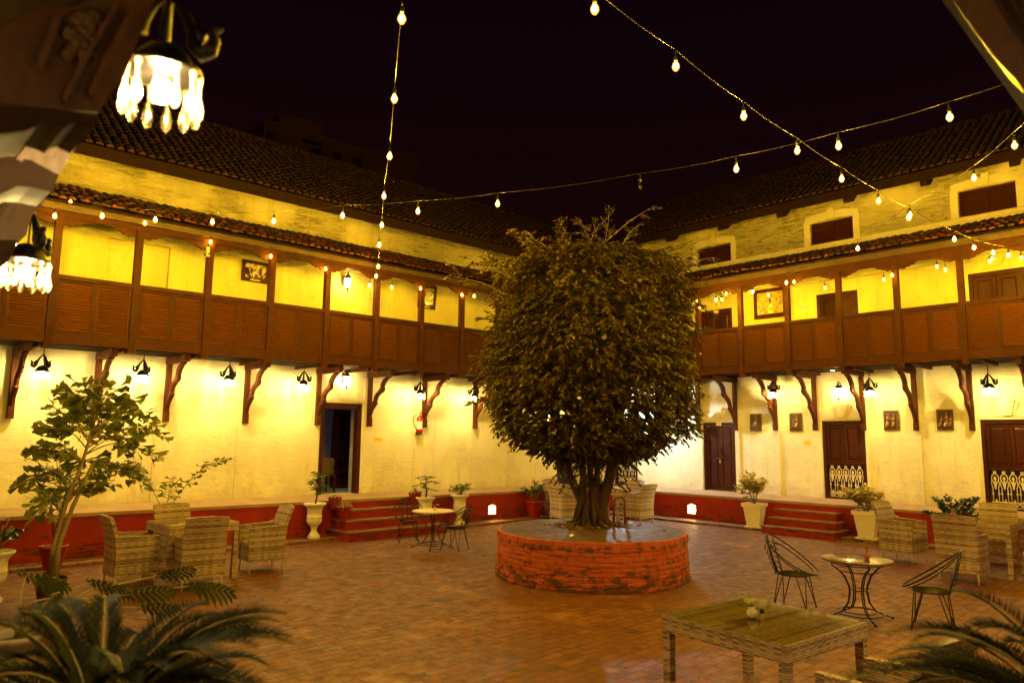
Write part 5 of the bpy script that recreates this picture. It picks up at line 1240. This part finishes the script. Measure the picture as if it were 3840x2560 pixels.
# ------------------------------------------------------------------ plants
def plant(nm, label, loc, cat='plant', group=None, rz=0): return thing(nm, label, cat, loc, rz, group)
def foliage(t, P, Dr, Ln, Wd, mat, six=False, fold=.2, name='foliage', curl=.15):
    P = np.array([tuple(p) for p in P]); Dr = np.array([tuple(d) for d in Dr]); n = len(P)
    up_ = np.tile([0, 0, 1.], (n, 1)); Sd = np.cross(Dr, up_)+rng.normal(0, .18, (n, 3)); return obj_np(name, leaves(P, Dr, Sd, np.array(Ln), np.array(Wd), fold, six, curl), 6 if six else 4, mat, t)
def schefflera(label, loc, h, whorls, lean=(0, 0), spread=.22):
    """umbrella leaves: stalked whorls of seven leaflets on a crooked stem"""
    t = plant('umbrella_plant', label, loc); P, Dr, Ln, Wd = [], [], [], []; mb = MB()
    top = Vector((lean[0], lean[1], h)); pts = [Vector((0, 0, 0)), Vector((lean[0]*.5+.02, lean[1]*.3, h*.35)), Vector((lean[0]*.4-.02, lean[1]*.6, h*.65)), top]; mb.tube(pts, [.02, .017, .013, .008], 6)
    for k in range(whorls):
        f = .35+.65*k/whorls; b_ = pts[0].lerp(top, f)+Vector((rnd(-.02, .02), rnd(-.02, .02), 0)); a = rnd(0, 2*PI); e = b_+Vector((math.cos(a)*rnd(.3, 1)*spread, math.sin(a)*rnd(.3, 1)*spread, rnd(.0, .12)))
        mb.tube([b_, b_.lerp(e, .5)+Vector((0, 0, .02)), e], .004, 4); n = 7
        for q in range(n):
            an = 2*PI*q/n+rnd(-.2, .2); P.append(e); Dr.append((math.cos(an), math.sin(an), rnd(-.5, -.1))); Ln.append(rnd(.13, .18)); Wd.append(rnd(.05, .065))
    obj('stem', mb, 'bark', t); foliage(t, P, Dr, Ln, Wd, 'green', True); return t
def bushy(nm, label, loc, h, r_, n, ln, wd, mat, stems=7, six=True, zmin=.1, droop=0.0, asym=(0, 0)):
    t = plant(nm, label, loc); P, Dr, Ln, Wd = [], [], [], []; mb = MB()
    for k in range(stems):
        a = 2*PI*k/stems+rnd(-.3, .3); q = rnd(.35, 1); e = Vector((math.cos(a)*r_*q+asym[0], math.sin(a)*r_*q+asym[1], h*rnd(.55, 1)*(1-.25*q))); mid = e*.5+Vector((0, 0, h*.12)); mb.tube([(0, 0, 0), mid, e], [.008, .006, .003], 5)
        m_ = n//stems
        for i in range(m_):
            f = rnd(.25, 1)**.7; p = (Vector((0, 0, 0)).lerp(mid, f*2) if f < .5 else mid.lerp(e, f*2-1)); an = rnd(0, 2*PI); d = Vector((math.cos(an), math.sin(an), rnd(-.3, .7)-droop)); P.append(p+d*.01); Dr.append(d); Ln.append(ln*rnd(.7, 1.25)); Wd.append(wd*rnd(.7, 1.2))
    obj('stem', mb, 'twig', t); foliage(t, P, Dr, Ln, Wd, mat, six); return t
def spider(label, loc, n=42, ln=.3, s=1.0):
    t = plant('spider_plant', label, loc, group='spider plants'); mb = MB()
    for k in range(n):
        a = rnd(0, 2*PI); el = rnd(.5, 1.45); L_ = ln*rnd(.6, 1.2)*s; w = .006*s; c, s_ = math.cos(a), math.sin(a); px = pz = 0; th = el; prev = None
        for j in range(7):
            ww = w*(1-.8*(j/6)**2); A = (c*px-s_*ww, s_*px+c*ww, pz); B = (c*px+s_*ww, s_*px-c*ww, pz)
            if prev: mb.add([prev[0], prev[1], B, A], [(0, 1, 2, 3)])
            prev = (A, B); px += math.cos(th)*L_/6; pz += math.sin(th)*L_/6; th -= rnd(.3, .55)
    obj('foliage', mb, 'spider', t); return t
def fan_leaflet(rs, P, Dr, size):
    pass
def fishtail(label, loc, fronds, trunk, size, name='fishtail_palm', trunk_r=.05, density=1.0, rib=.2, stems=1):
    """fronds: list of (end vector, arch) ; ragged wedge leaflets on side ribs; trunk: path of points"""
    t = plant(name, label, loc, 'palm'); st = MB(); lf = MB(); trunk = [Vector(p) for p in trunk]; nt_ = len(trunk)
    for s in range(stems):
        off = Vector((s*.045, -s*.03, 0)); pts = [trunk[0]+off]+[p+off*(1+.8*i) for i, p in enumerate(trunk[1:])]
        if s: pts = pts[:-1]
        st.tube(pts, [trunk_r*(1.5-1.1*i/nt_) for i in range(len(pts))], 8)
    obj('trunk', st, 'stem', t); st = MB(); sh = MB()
    sh.tube([trunk[0]-Vector((0, 0, .05)), trunk[0].lerp(trunk[1], .45), trunk[0].lerp(trunk[1], .8)], [trunk_r*2.3, trunk_r*2.1, trunk_r*1.3], 9); obj('leaf_sheath', sh, 'bark', t)
    def wedge(p, d, sd, L_, W_):
        d = d.normalized(); sd = (sd-d*sd.dot(d)).normalized(); nn = d.cross(sd); k = 6; tip = []; lop = rnd(-.25, .25)
        for i in range(k+1):
            x = -1+2*i/k; ln = L_*(1.0-.20*abs(x)+lop*x+rnd(-.09, .09)); tip.append(p+d*ln+sd*(x*W_*.5)+nn*(rnd(-.03, .03)*L_-.12*L_*abs(x)))
        m_ = [p+d*L_*.5+sd*(x*W_*.17)+nn*(-.03*L_*abs(x)) for x in (-1, 0, 1)]
        vs = [p]+m_+tip; fs = [(0, 1, 2), (0, 2, 3)]
        for i in range(k): base = 1 if i < k/3 else (2 if i < 2*k/3 else 3); fs.append((base, 4+i, 5+i))
        fs.append((1, 2, 4+int(k/3))); fs.append((2, 3, 4+int(2*k/3)))
        lf.add([tuple(v) for v in vs], fs)
    for end, arch, tf in fronds:
        x = tf*(nt_-1); i0 = min(nt_-2, int(x)); b_ = trunk[i0].lerp(trunk[i0+1], x-i0); e = Vector(end); pts = []
        for i in range(12):
            f = i/11; p = b_.lerp(e, f); p.z += arch*math.sin(f*PI)*.5-arch*.6*max(0, f-.6)**2*2; pts.append(p)
        st.tube(pts, [.011*(1-.8*i/11)*size**.5 for i in range(12)], 6)
        L_ = (e-b_).length
        for i in range(4, 12):
            tdir = (pts[min(i+1, 11)]-pts[i-1]).normalized(); side = tdir.cross(Vector((0, 0, 1))).normalized()
            for sgn in (-1, 1):
                if random.random() > density: continue
                rl = rib*size*(1-.6*abs(i/11-.55))*rnd(.6, 1.3); rd = (side*sgn+tdir*.55+Vector((0, 0, rnd(-.3, .4)))).normalized(); q = pts[i]+rd*rl
                st.tube([pts[i], pts[i]+rd*rl*.5+Vector((0, 0, .01)), q-Vector((0, 0, rl*.08))], .003, 4)
                for k in range(3):
                    f = .3+.35*k+rnd(-.08, .08); p = pts[i]+rd*rl*f; ss = -1 if k % 2 else 1; dd = (rd*.7+(rd.cross(Vector((0, 0, 1))))*ss*.6+Vector((0, 0, rnd(-.6, .2))))
                    wedge(p, dd, Vector((rnd(-1, 1), rnd(-1, 1), rnd(-1, 1))), size*rnd(.13, .22), size*rnd(.07, .14))
    obj('fronds', st, 'stem', t); obj('foliage', lf, 'fish', t); return t
def cycad(label, loc, n, L_, elev=(.1, 1.2), az=(0, 2*PI), llen=.11):
    t = plant('cycad', label, loc, 'cycad'); mb = MB(); mb.lathe([(.10, -.25), (.13, -.1), (.12, 0), (.06, .06)], 12); obj('trunk', mb, 'bark', t)
    rb = MB(); P, Dr, Ln, Wd = [], [], [], []
    for k in range(n):
        a = az[0]+(az[1]-az[0])*(k+rnd(.2, .8))/n; el = rnd(*elev); ln = L_*rnd(.8, 1.12); c, s = math.cos(a), math.sin(a); p = Vector((0, 0, 0)); th = el; pts = [p.copy()]; m_ = 40
        for j in range(m_): p = p+Vector((c*math.cos(th), s*math.cos(th), math.sin(th)))*(ln/m_); th -= (1.35/m_)*(.4+1.2*j/m_); pts.append(p.copy())
        rb.tube(pts[::5], [.008*(1-.8*i/(len(pts[::5])-1)) for i in range(len(pts[::5]))], 5)
        for j in range(5, m_+1):
            for h_ in (0, .5):
                f = (j+h_)/m_
                if f > 1: continue
                tdir = (pts[min(j+1, m_)]-pts[j-1]).normalized(); side = tdir.cross(Vector((0, 0, 1))).normalized(); pp = pts[j].lerp(pts[min(j+1, m_)], h_)
                for sg in (-1, 1): P.append(pp); Dr.append(side*sg*.8+tdir*.62+Vector((0, 0, .28))+Vector((rnd(-.05, .05),)*3)); Ln.append(llen*math.sin(PI*min(1, .12+f*.86))**.6*rnd(.9, 1.1)); Wd.append(.0085)
    obj('rachises', rb, 'twig', t); foliage(t, P, Dr, Ln, Wd, 'cyc', fold=.1); return t
def rel(p, o): return Vector(p)-Vector(o)

# three urns by the left steps and their plants
urn('white urn left of the doorway steps, holding the upright umbrella plant', (7.97, 14.35, .055)); schefflera('upright umbrella plant in the urn left of the doorway steps', (7.97, 14.35, .73), .66, 24, (.05, 0), .17)
urn('white urn behind the pale round table', (10.85, 14.22, .055)); schefflera('spreading umbrella plant in the urn behind the pale round table', (10.85, 14.22, .73), .55, 16, (.02, .0), .28)
urn('white urn behind the right iron chair of the pale table', (12.02, 14.33, .055)); bushy('fern_plant', 'low feathery plant in the urn right of the pale table', (12.02, 14.33, .73), .38, .32, 220, .12, .04, 'green', 11)
redpot('red flowerpot with spider plant low on the left end of the doorway steps', (8.62, 14.25, .40), .95); spider('spider plant in the lower red pot at the left end of the doorway steps', (8.62, 14.25, .69))
redpot('red flowerpot one step higher at the left end of the doorway steps', (8.55, 14.52, .60), .9); spider('spider plant in the higher red pot at the left end of the doorway steps', (8.55, 14.52, .87), 34)
redpot('red flowerpot with spider plant at the right end of the doorway steps', (10.72, 14.47, .60), .95); spider('spider plant in the red pot at the right end of the doorway steps', (10.72, 14.47, .89), 46, .36)
redpot('big bright red flowerpot on the apron left of the fig planter', (14.62, 14.2, .055), 1.45); bushy('potted_shrub', 'leafy shrub with three shoots in the big bright red flowerpot', (14.62, 14.2, .45), .72, .46, 420, .12, .045, 'green', 11)
# square planters
square_pot('square white planter with variegated shrub, left of the red steps', (17.5, 9.18, .058), 1.03, R(8)); bushy('variegated_shrub', 'yellow variegated shrub leaning left, in the planter left of the red steps', (17.5, 9.18, .56), 1.0, .46, 260, .20, .11, 'croton', 12, droop=.25, asym=(0, .05))
square_pot('square white planter with variegated shrub, right of the red steps', (17.52, 6.45, .058), 1.08, R(8)); bushy('variegated_shrub', 'dense yellow variegated shrub in the planter right of the red steps', (17.52, 6.45, .58), .85, .55, 420, .20, .11, 'croton', 14, droop=.45)
pot('plant_pot', 'dark pot behind the right wicker armchairs', (17.1, 4.55, .0), [(.13, 0), (.19, .34), (.2, .38), (.18, .38)], 'vase', .17, .34); bushy('potted_shrub', 'dark small leaved shrub behind the right wicker armchairs', (17.1, 4.55, .36), 1.0, .62, 900, .10, .06, 'broad', 15)
# left side pots
urn('white urn at the left edge of the picture with a broad leaved plant', (1.93, 11.85, 0), .9); bushy('broad_leaved_plant', 'broad leaved plant in the urn at the left edge', (1.93, 11.85, .63), .55, .45, 22, .34, .16, 'broad', 8, droop=.35)
redpot('red flowerpot against the plinth behind the tall fishtail palm', (3.0, 13.75, .055), 1.2); 
t = plant('dracaena', 'spiky thin leaved plant behind the tall fishtail palm', (3.0, 13.75, .5)); mb = MB(); mb.tube([(0, 0, 0), (.05, 0, .45), (.12, 0, .8)], .018, 6); mb.tube([(0, 0, 0), (-.08, 0, .5), (-.1, 0, .62)], .016, 6); obj('stem', mb, 'bark', t)
P, Dr, Ln, Wd = [], [], [], []
for c in ((.12, 0, .8), (-.1, 0, .62), (.02, 0, .95)):
    for k in range(40): a = rnd(0, 2*PI); P.append(c); Dr.append((math.cos(a), math.sin(a), rnd(-.4, 1.4))); Ln.append(rnd(.25, .42)); Wd.append(.018)
foliage(t, P, Dr, Ln, Wd, 'fish', fold=.05)
redpot('dark red pot of the small fishtail palm behind the left armchairs', (4.70, 13.85, .055), 1.25)
fishtail('small forked fishtail palm rising behind the left wicker armchairs', (4.70, 13.85, .38), [((.95, .0, 1.42), .30, .9), ((-.55, .1, 1.40), .12, .9), ((.14, .05, 1.0), .05, 1.0)], [(0, 0, 0), (.01, 0, .25), (.01, 0, .45)], .82, trunk_r=.022, rib=.16, density=.95)
q_ = D(112, 1388, 2, 0); FB = (q_.x, q_.y, 0)
pot('plant_pot', 'dark pot holding the tall fishtail palm', FB, [(.13, 0), (.18, .30), (.19, .34), (.18, .34)], 'plaque', .17, .30)
fr_ = []; B0 = Vector((FB[0], FB[1], .30))
for px, py, ar, tf in ((205, 868, .05, 1), (170, 880, .05, 1), (250, 885, .1, 1), (300, 900, .15, .95), (345, 940, .2, .9), (383, 985, .3, .85), (360, 1040, .3, .8), (300, 1000, .15, .8), (250, 960, .1, .85), (130, 935, .15, .9), (95, 975, .2, .85), (70, 1035, .25, .75), (60, 1100, .25, .6), (120, 1040, .1, .75), (160, 985, .1, .9), (300, 1075, .2, .6), (330, 1100, .25, .6), (90, 1165, .25, .45), (200, 1060, .1, .7), (240, 1110, .15, .5), (180, 1130, .15, .45), (215, 940, .05, 1)):
    q = D(215+(px-215)*.86, 1010+(py-1010)*.9, 1, FB[1]+rnd(-.4, .4)); fr_.append((tuple(q-B0), ar, tf))
tk = [Vector((0, 0, 0))]+[D(px, py, 1, FB[1])-B0 for px, py in ((124, 1255), (150, 1160), (190, 1060), (212, 985))]
fishtail('tall fishtail palm with broad ragged leaflets at the left', tuple(B0), fr_, tk, 1.15, trunk_r=.026, density=.66, rib=.17, stems=2)
# philodendron in the big white urn, foreground left
q = D(35, 1462, 2, .80); urn('large blurred pale urn low in the left foreground', (q.x, q.y, .16), .9)
for o_ in list(bpy.data.objects):
    if o_.get('label', '').startswith('large blurred pale urn'): o_.children[0].data = o_.children[0].data.copy(); o_.children[0].data.materials[0] = M['shadepot']
t = plant('philodendron', 'split leaved philodendron in front of the left wicker set', (q.x, q.y, .80)); st = MB(); lf = MB()
for px, py, dep, sz in ((440, 1345, 6.9, .42), (370, 1320, 6.6, .30), (300, 1365, 6.0, .34), (215, 1335, 6.3, .32), (330, 1395, 5.8, .28), (130, 1370, 5.6, .34), (490, 1440, 5.6, .3), (60, 1320, 6.4, .35)):
    e = D(px, py, 1, dep)-Vector((q.x, q.y, .80)); st.tube([(0, 0, 0), e*.45+Vector((0, 0, .12)), e], [.01, .008, .005], 5)
    d = (_r*rnd(.6, 1)+Vector((0, 0, rnd(-.3, .2)))).normalized(); sd = (Vector((0, 0, .75))-_f*rnd(.3, .8)); sd = (sd-d*sd.dot(d)).normalized()
    for i in range(9):
        f = i/8; p = e+d*(sz*(f-.15))
        for sg in (-1, 1):
            w = sz*.42*math.sin(PI*(.15+.8*(1-f))); dd = (sd*sg+d*(.25+.7*f)+Vector((0, 0, -.2))).normalized(); b_ = d*sz*.05
            lf.add([tuple(p-b_), tuple(p+b_), tuple(p+b_*1.1+dd*w*.7), tuple(p+dd*w-Vector((0, 0, w*.2))), tuple(p-b_*1.1+dd*w*.7)], [(0, 1, 2, 4), (2, 3, 4)])
obj('stalks', st, 'twig', t); obj('foliage', lf, 'broad', t)
# cycads in the foreground
pot('plant_pot', 'pot of the left foreground cycad on the near terrace', (1.02, 3.62, .735), [(.14, 0), (.19, .16), (.2, .19), (.18, .19)], 'vase', .17, .16)
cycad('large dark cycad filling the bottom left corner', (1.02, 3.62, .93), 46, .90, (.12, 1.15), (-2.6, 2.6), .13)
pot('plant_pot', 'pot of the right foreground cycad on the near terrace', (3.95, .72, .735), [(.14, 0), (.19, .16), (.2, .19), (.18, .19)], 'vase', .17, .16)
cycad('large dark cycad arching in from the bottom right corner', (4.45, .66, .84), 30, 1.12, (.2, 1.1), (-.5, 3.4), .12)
t = thing('metal_cup', 'small pale pot beside the table leg at the right edge', 'pot', (14.97, 2.93, 0)); mb = MB(); mb.lathe([(.05, .3), (.07, .42), (.06, .42)], 14, cap=False); mb.lathe([(.001, .3), (.05, .3)], 14, cap=False); obj('cup', mb, 'white', t)
for k in range(3): mb = MB(); a = k*2.1; mb.tube([(.04*math.cos(a), .04*math.sin(a), .3), (.09*math.cos(a), .09*math.sin(a), 0)], .008, 5); obj('leg', mb, 'iron', t)

# ------------------------------------------------------------------ the fig tree
TC = Vector((9.92, 8.25, 0)); t = plant('fig_tree', 'big clipped weeping fig with a dense dark crown on the round brick planter', (TC.x, TC.y, PH), 'tree')
rt_ = Vector((.72, -.694, 0)); fw = Vector((.694, .72, 0))       # picture-right and away, on the ground
trk = MB()
def limb(pts, rs, seg=9): trk.tube([Vector(p) for p in pts], rs, seg)
def V3(x, y, z): return rt_*x+fw*y+Vector((0, 0, z-PH))
for x0, x1, y, zt, r0 in ((-.14, -.60, 0, 2.4, .085), (-.03, -.26, -.08, 2.6, .08), (.07, .14, .05, 2.6, .07), (.16, .46, -.05, 2.7, .115), (.0, -.02, .12, 2.8, .07)):
    limb([V3(x0, y, PH-.02), V3(x0*1.0, y*1.2, PH+.35), V3((x0+x1)/2, y, 1.55), V3(x1, y, zt), V3(x1*1.7, y*2, zt+1.3)], [r0*1.25, r0, r0*.8, r0*.65, r0*.25])
for k in range(34):
    a = rnd(0, 2*PI); r1 = rnd(.16, .26); r2 = rnd(.22, .42); z1 = rnd(.45, .95)
    limb([(math.cos(a+rnd(-.3, .3))*r1*.75, math.sin(a)*r1*.6, z1), (math.cos(a)*r1, math.sin(a)*r1*.8, z1*.5), (math.cos(a)*r2, math.sin(a)*r2*.85, .0)], [rnd(.015, .03), rnd(.02, .04), rnd(.015, .035)], 6)
for k in range(9):
    a = k*.7+.2; limb([(math.cos(a)*.22, math.sin(a)*.2, .12), (math.cos(a)*.42, math.sin(a)*.38, .04), (math.cos(a)*.68, math.sin(a)*.6, .0)], [.05, .035, .012], 6)
for k in range(26):
    a = rnd(0, 2*PI); r_ = rnd(.7, 1.5); z = rnd(2.3, 5.0); limb([(0, 0, 1.3), (math.cos(a)*r_*.5, math.sin(a)*r_*.5, (z-PH)*.7), (math.cos(a)*r_, math.sin(a)*r_, z-PH+.3)], [.06, .035, .012], 6)
obj('trunk', trk, 'bark', t)
# crown radius profile against height, measured from the picture
RP = [(1.62, .30), (1.85, .75), (2.05, 1.3), (2.35, 1.56), (2.9, 1.72), (3.5, 1.77), (4.0, 1.68), (4.5, 1.58), (4.8, 1.68), (5.0, 1.60), (5.2, 1.40), (5.38, 1.02), (5.52, .5), (5.56, .2)]
def crad(z): return interp(min(z, 5.56), [p[0] for p in RP], [p[1] for p in RP])
P, Dr, Ln, Wd = [], [], [], []; tw = MB()
def spray(o, d, ln, n, ls=.085, lively=.0, up_=0.0):
    d = d.normalized(); p = o.copy(); pts = [p.copy()]; s = 5
    for k in range(s): p = p+d*(ln/s); d = (d+Vector((0, 0, -.30+up_))).normalized(); pts.append(p.copy())
    for k in range(n):
        f = (k+rnd(0, 1))/n; i = min(s-1, int(f*s)); q = pts[i].lerp(pts[i+1], f*s-i); td = (pts[i+1]-pts[i]).normalized(); sd = td.cross(Vector((0, 0, 1)))
        sd = sd.normalized() if sd.length > .01 else Vector((1, 0, 0)); dd = td*.55+sd*(1 if k % 2 else -1)*rnd(.4, .9)+Vector((rnd(-.25, .25), rnd(-.25, .25), rnd(-1.05, -.15)+lively))
        P.append(q); Dr.append(dd); Ln.append(ls*rnd(.7, 1.25)); Wd.append(ls*rnd(.42, .58))
    return pts
lump = lambda a, z: 1+.075*math.sin(3*a+z*2.1)+.06*math.sin(5*a-z*3.3+1)+.04*math.sin(9*a+z*7)
CT = Vector((9.90, 8.27, 0))
for i in range(5600):
    z = rnd(1.7, 5.5)
    if z < 2.1 and random.random() < .3: continue
    a = rnd(0, 2*PI); R0 = crad(z)*lump(a, z); r_ = R0*(1-abs(random.gauss(0, .13)))-.05
    if r_ < .02: continue
    o = CT+Vector((math.cos(a)*r_, math.sin(a)*r_, z+.10))-Vector((TC.x, TC.y, PH)); d = Vector((math.cos(a), math.sin(a), rnd(-.1, .8) if z < 4.9 else rnd(.2, 1.0)))
    pts_ = spray(o, d, rnd(.18, .34), random.randint(9, 13))
    if i % 7 == 0: tw.tube(pts_, .004, 4)
for i in range(520):    # dark inner mass of leaves
    z = rnd(2.1, 5.0); a = rnd(0, 2*PI); r_ = crad(z)*rnd(.25, .75); o = CT+Vector((math.cos(a)*r_, math.sin(a)*r_, z))-Vector((TC.x, TC.y, PH)); spray(o, Vector((math.cos(a), math.sin(a), .3)), .4, 10, .15)
for i in range(95):     # leaves hanging round the trunk heads
    a = rnd(0, 2*PI); o = Vector((math.cos(a)*rnd(.15, .75), math.sin(a)*rnd(.15, .75), rnd(.70, 1.5))); spray(o, Vector((math.cos(a), math.sin(a), -.2)), .22, 8)
def sprig(px0, py0, px1, py1, dep=12.9, n=40, nb=6, ls=.10):
    """long unclipped shoots, from picture points at a given distance plane through the crown"""
    def at(px, py):
        A = D(px, py, 1, 8.25); return A
    a, b_ = at(px0, py0), at(px1, py1); a.y += 0; o = Vector((TC.x, TC.y, PH)); a -= o; b_ -= o; dv = rnd(-.5, .5); a += fw*dv; b_ += fw*dv
    mid = a.lerp(b_, .5)+Vector((0, 0, .05)); tw.tube([a, mid, b_], [.010, .007, .003], 5)
    for k in range(nb):
        f = (k+.5)/nb; p = a.lerp(b_, f); d = (b_-a).normalized()+Vector((rnd(-.9, .9), rnd(-.9, .9), rnd(-.2, .6))); pp = spray(p, d, rnd(.15, .34), 8, ls, .3, .10); tw.tube(pp, .0035, 4)
    spray(b_, (b_-a), .2, 8, ls, .3, .15)
for s in ((1385, 600, 1400, 498), (1390, 560, 1490, 485), (1400, 570, 1340, 515), (1365, 590, 1330, 530), (1300, 590, 1296, 530), (1300, 580, 1258, 555), (1250, 600, 1190, 548), (1270, 600, 1215, 560), (1440, 590, 1540, 555), (1470, 600, 1590, 580), (1500, 620, 1640, 590), (1520, 640, 1625, 640), (1200, 640, 1120, 600), (1190, 660, 1095, 625), (1160, 680, 1050, 640), (1200, 620, 1140, 590), (1150, 740, 1118, 722), (1580, 700, 1625, 720), (1560, 600, 1610, 565), (1430, 560, 1465, 515), (1350, 570, 1375, 520), (1140, 900, 1095, 915), (1590, 880, 1612, 900), (1480, 610, 1560, 615), (1230, 590, 1180, 575), (1595, 760, 1632, 745), (1285, 600, 1283, 548), (1240, 610, 1205, 552), (1540, 640, 1605, 600), (1175, 650, 1130, 618)):
    sprig(*s)
tag(obj('twigs', tw, 'twig', t), kind='stuff')
foliage(t, P, Dr, Ln, Wd, 'fig', fold=.22, name='crown')

# ------------------------------------------------------------------ night sky and render set-up
w = bpy.data.worlds.new('World'); scn.world = w; w.use_nodes = True; nt = w.node_tree; bg = nt.nodes['Background']
sky = nt.nodes.new('ShaderNodeTexSky'); sky.sky_type = 'NISHITA'; sky.sun_disc = False; sky.sun_elevation = R(-9); sky.sun_rotation = R(120)
tc = nt.nodes.new('ShaderNodeTexCoord'); sp = nt.nodes.new('ShaderNodeSeparateXYZ'); nt.links.new(tc.outputs['Generated'], sp.inputs[0])
r = ramp(nt, sp.outputs[2], [(.0, (.007, .0013, .0007)), (.25, (.0028, .0005, .0006)), (.7, (.0006, .0002, .0009))])
ad = nt.nodes.new('ShaderNodeMix'); ad.data_type = 'RGBA'; ad.blend_type = 'ADD'; ad.inputs[0].default_value = .02
nt.links.new(r.outputs[0], ad.inputs[6]); nt.links.new(sky.outputs[0], ad.inputs[7]); nt.links.new(ad.outputs[2], bg.inputs[0]); bg.inputs[1].default_value = 1.0
vs_ = scn.view_settings; vs_.view_transform = 'Standard'; vs_.look = 'None'; vs_.gamma = 1; vs_.exposure = 1.5
cy = scn.cycles; cy.use_denoising = True; cy.sample_clamp_indirect = 4.0; cy.sample_clamp_direct = 0; cy.max_bounces = 7; cy.diffuse_bounces = 4; cy.glossy_bounces = 3; cy.transparent_max_bounces = 12; cy.transmission_bounces = 4
cy.use_light_tree = True; cy.caustics_reflective = False; cy.caustics_refractive = False
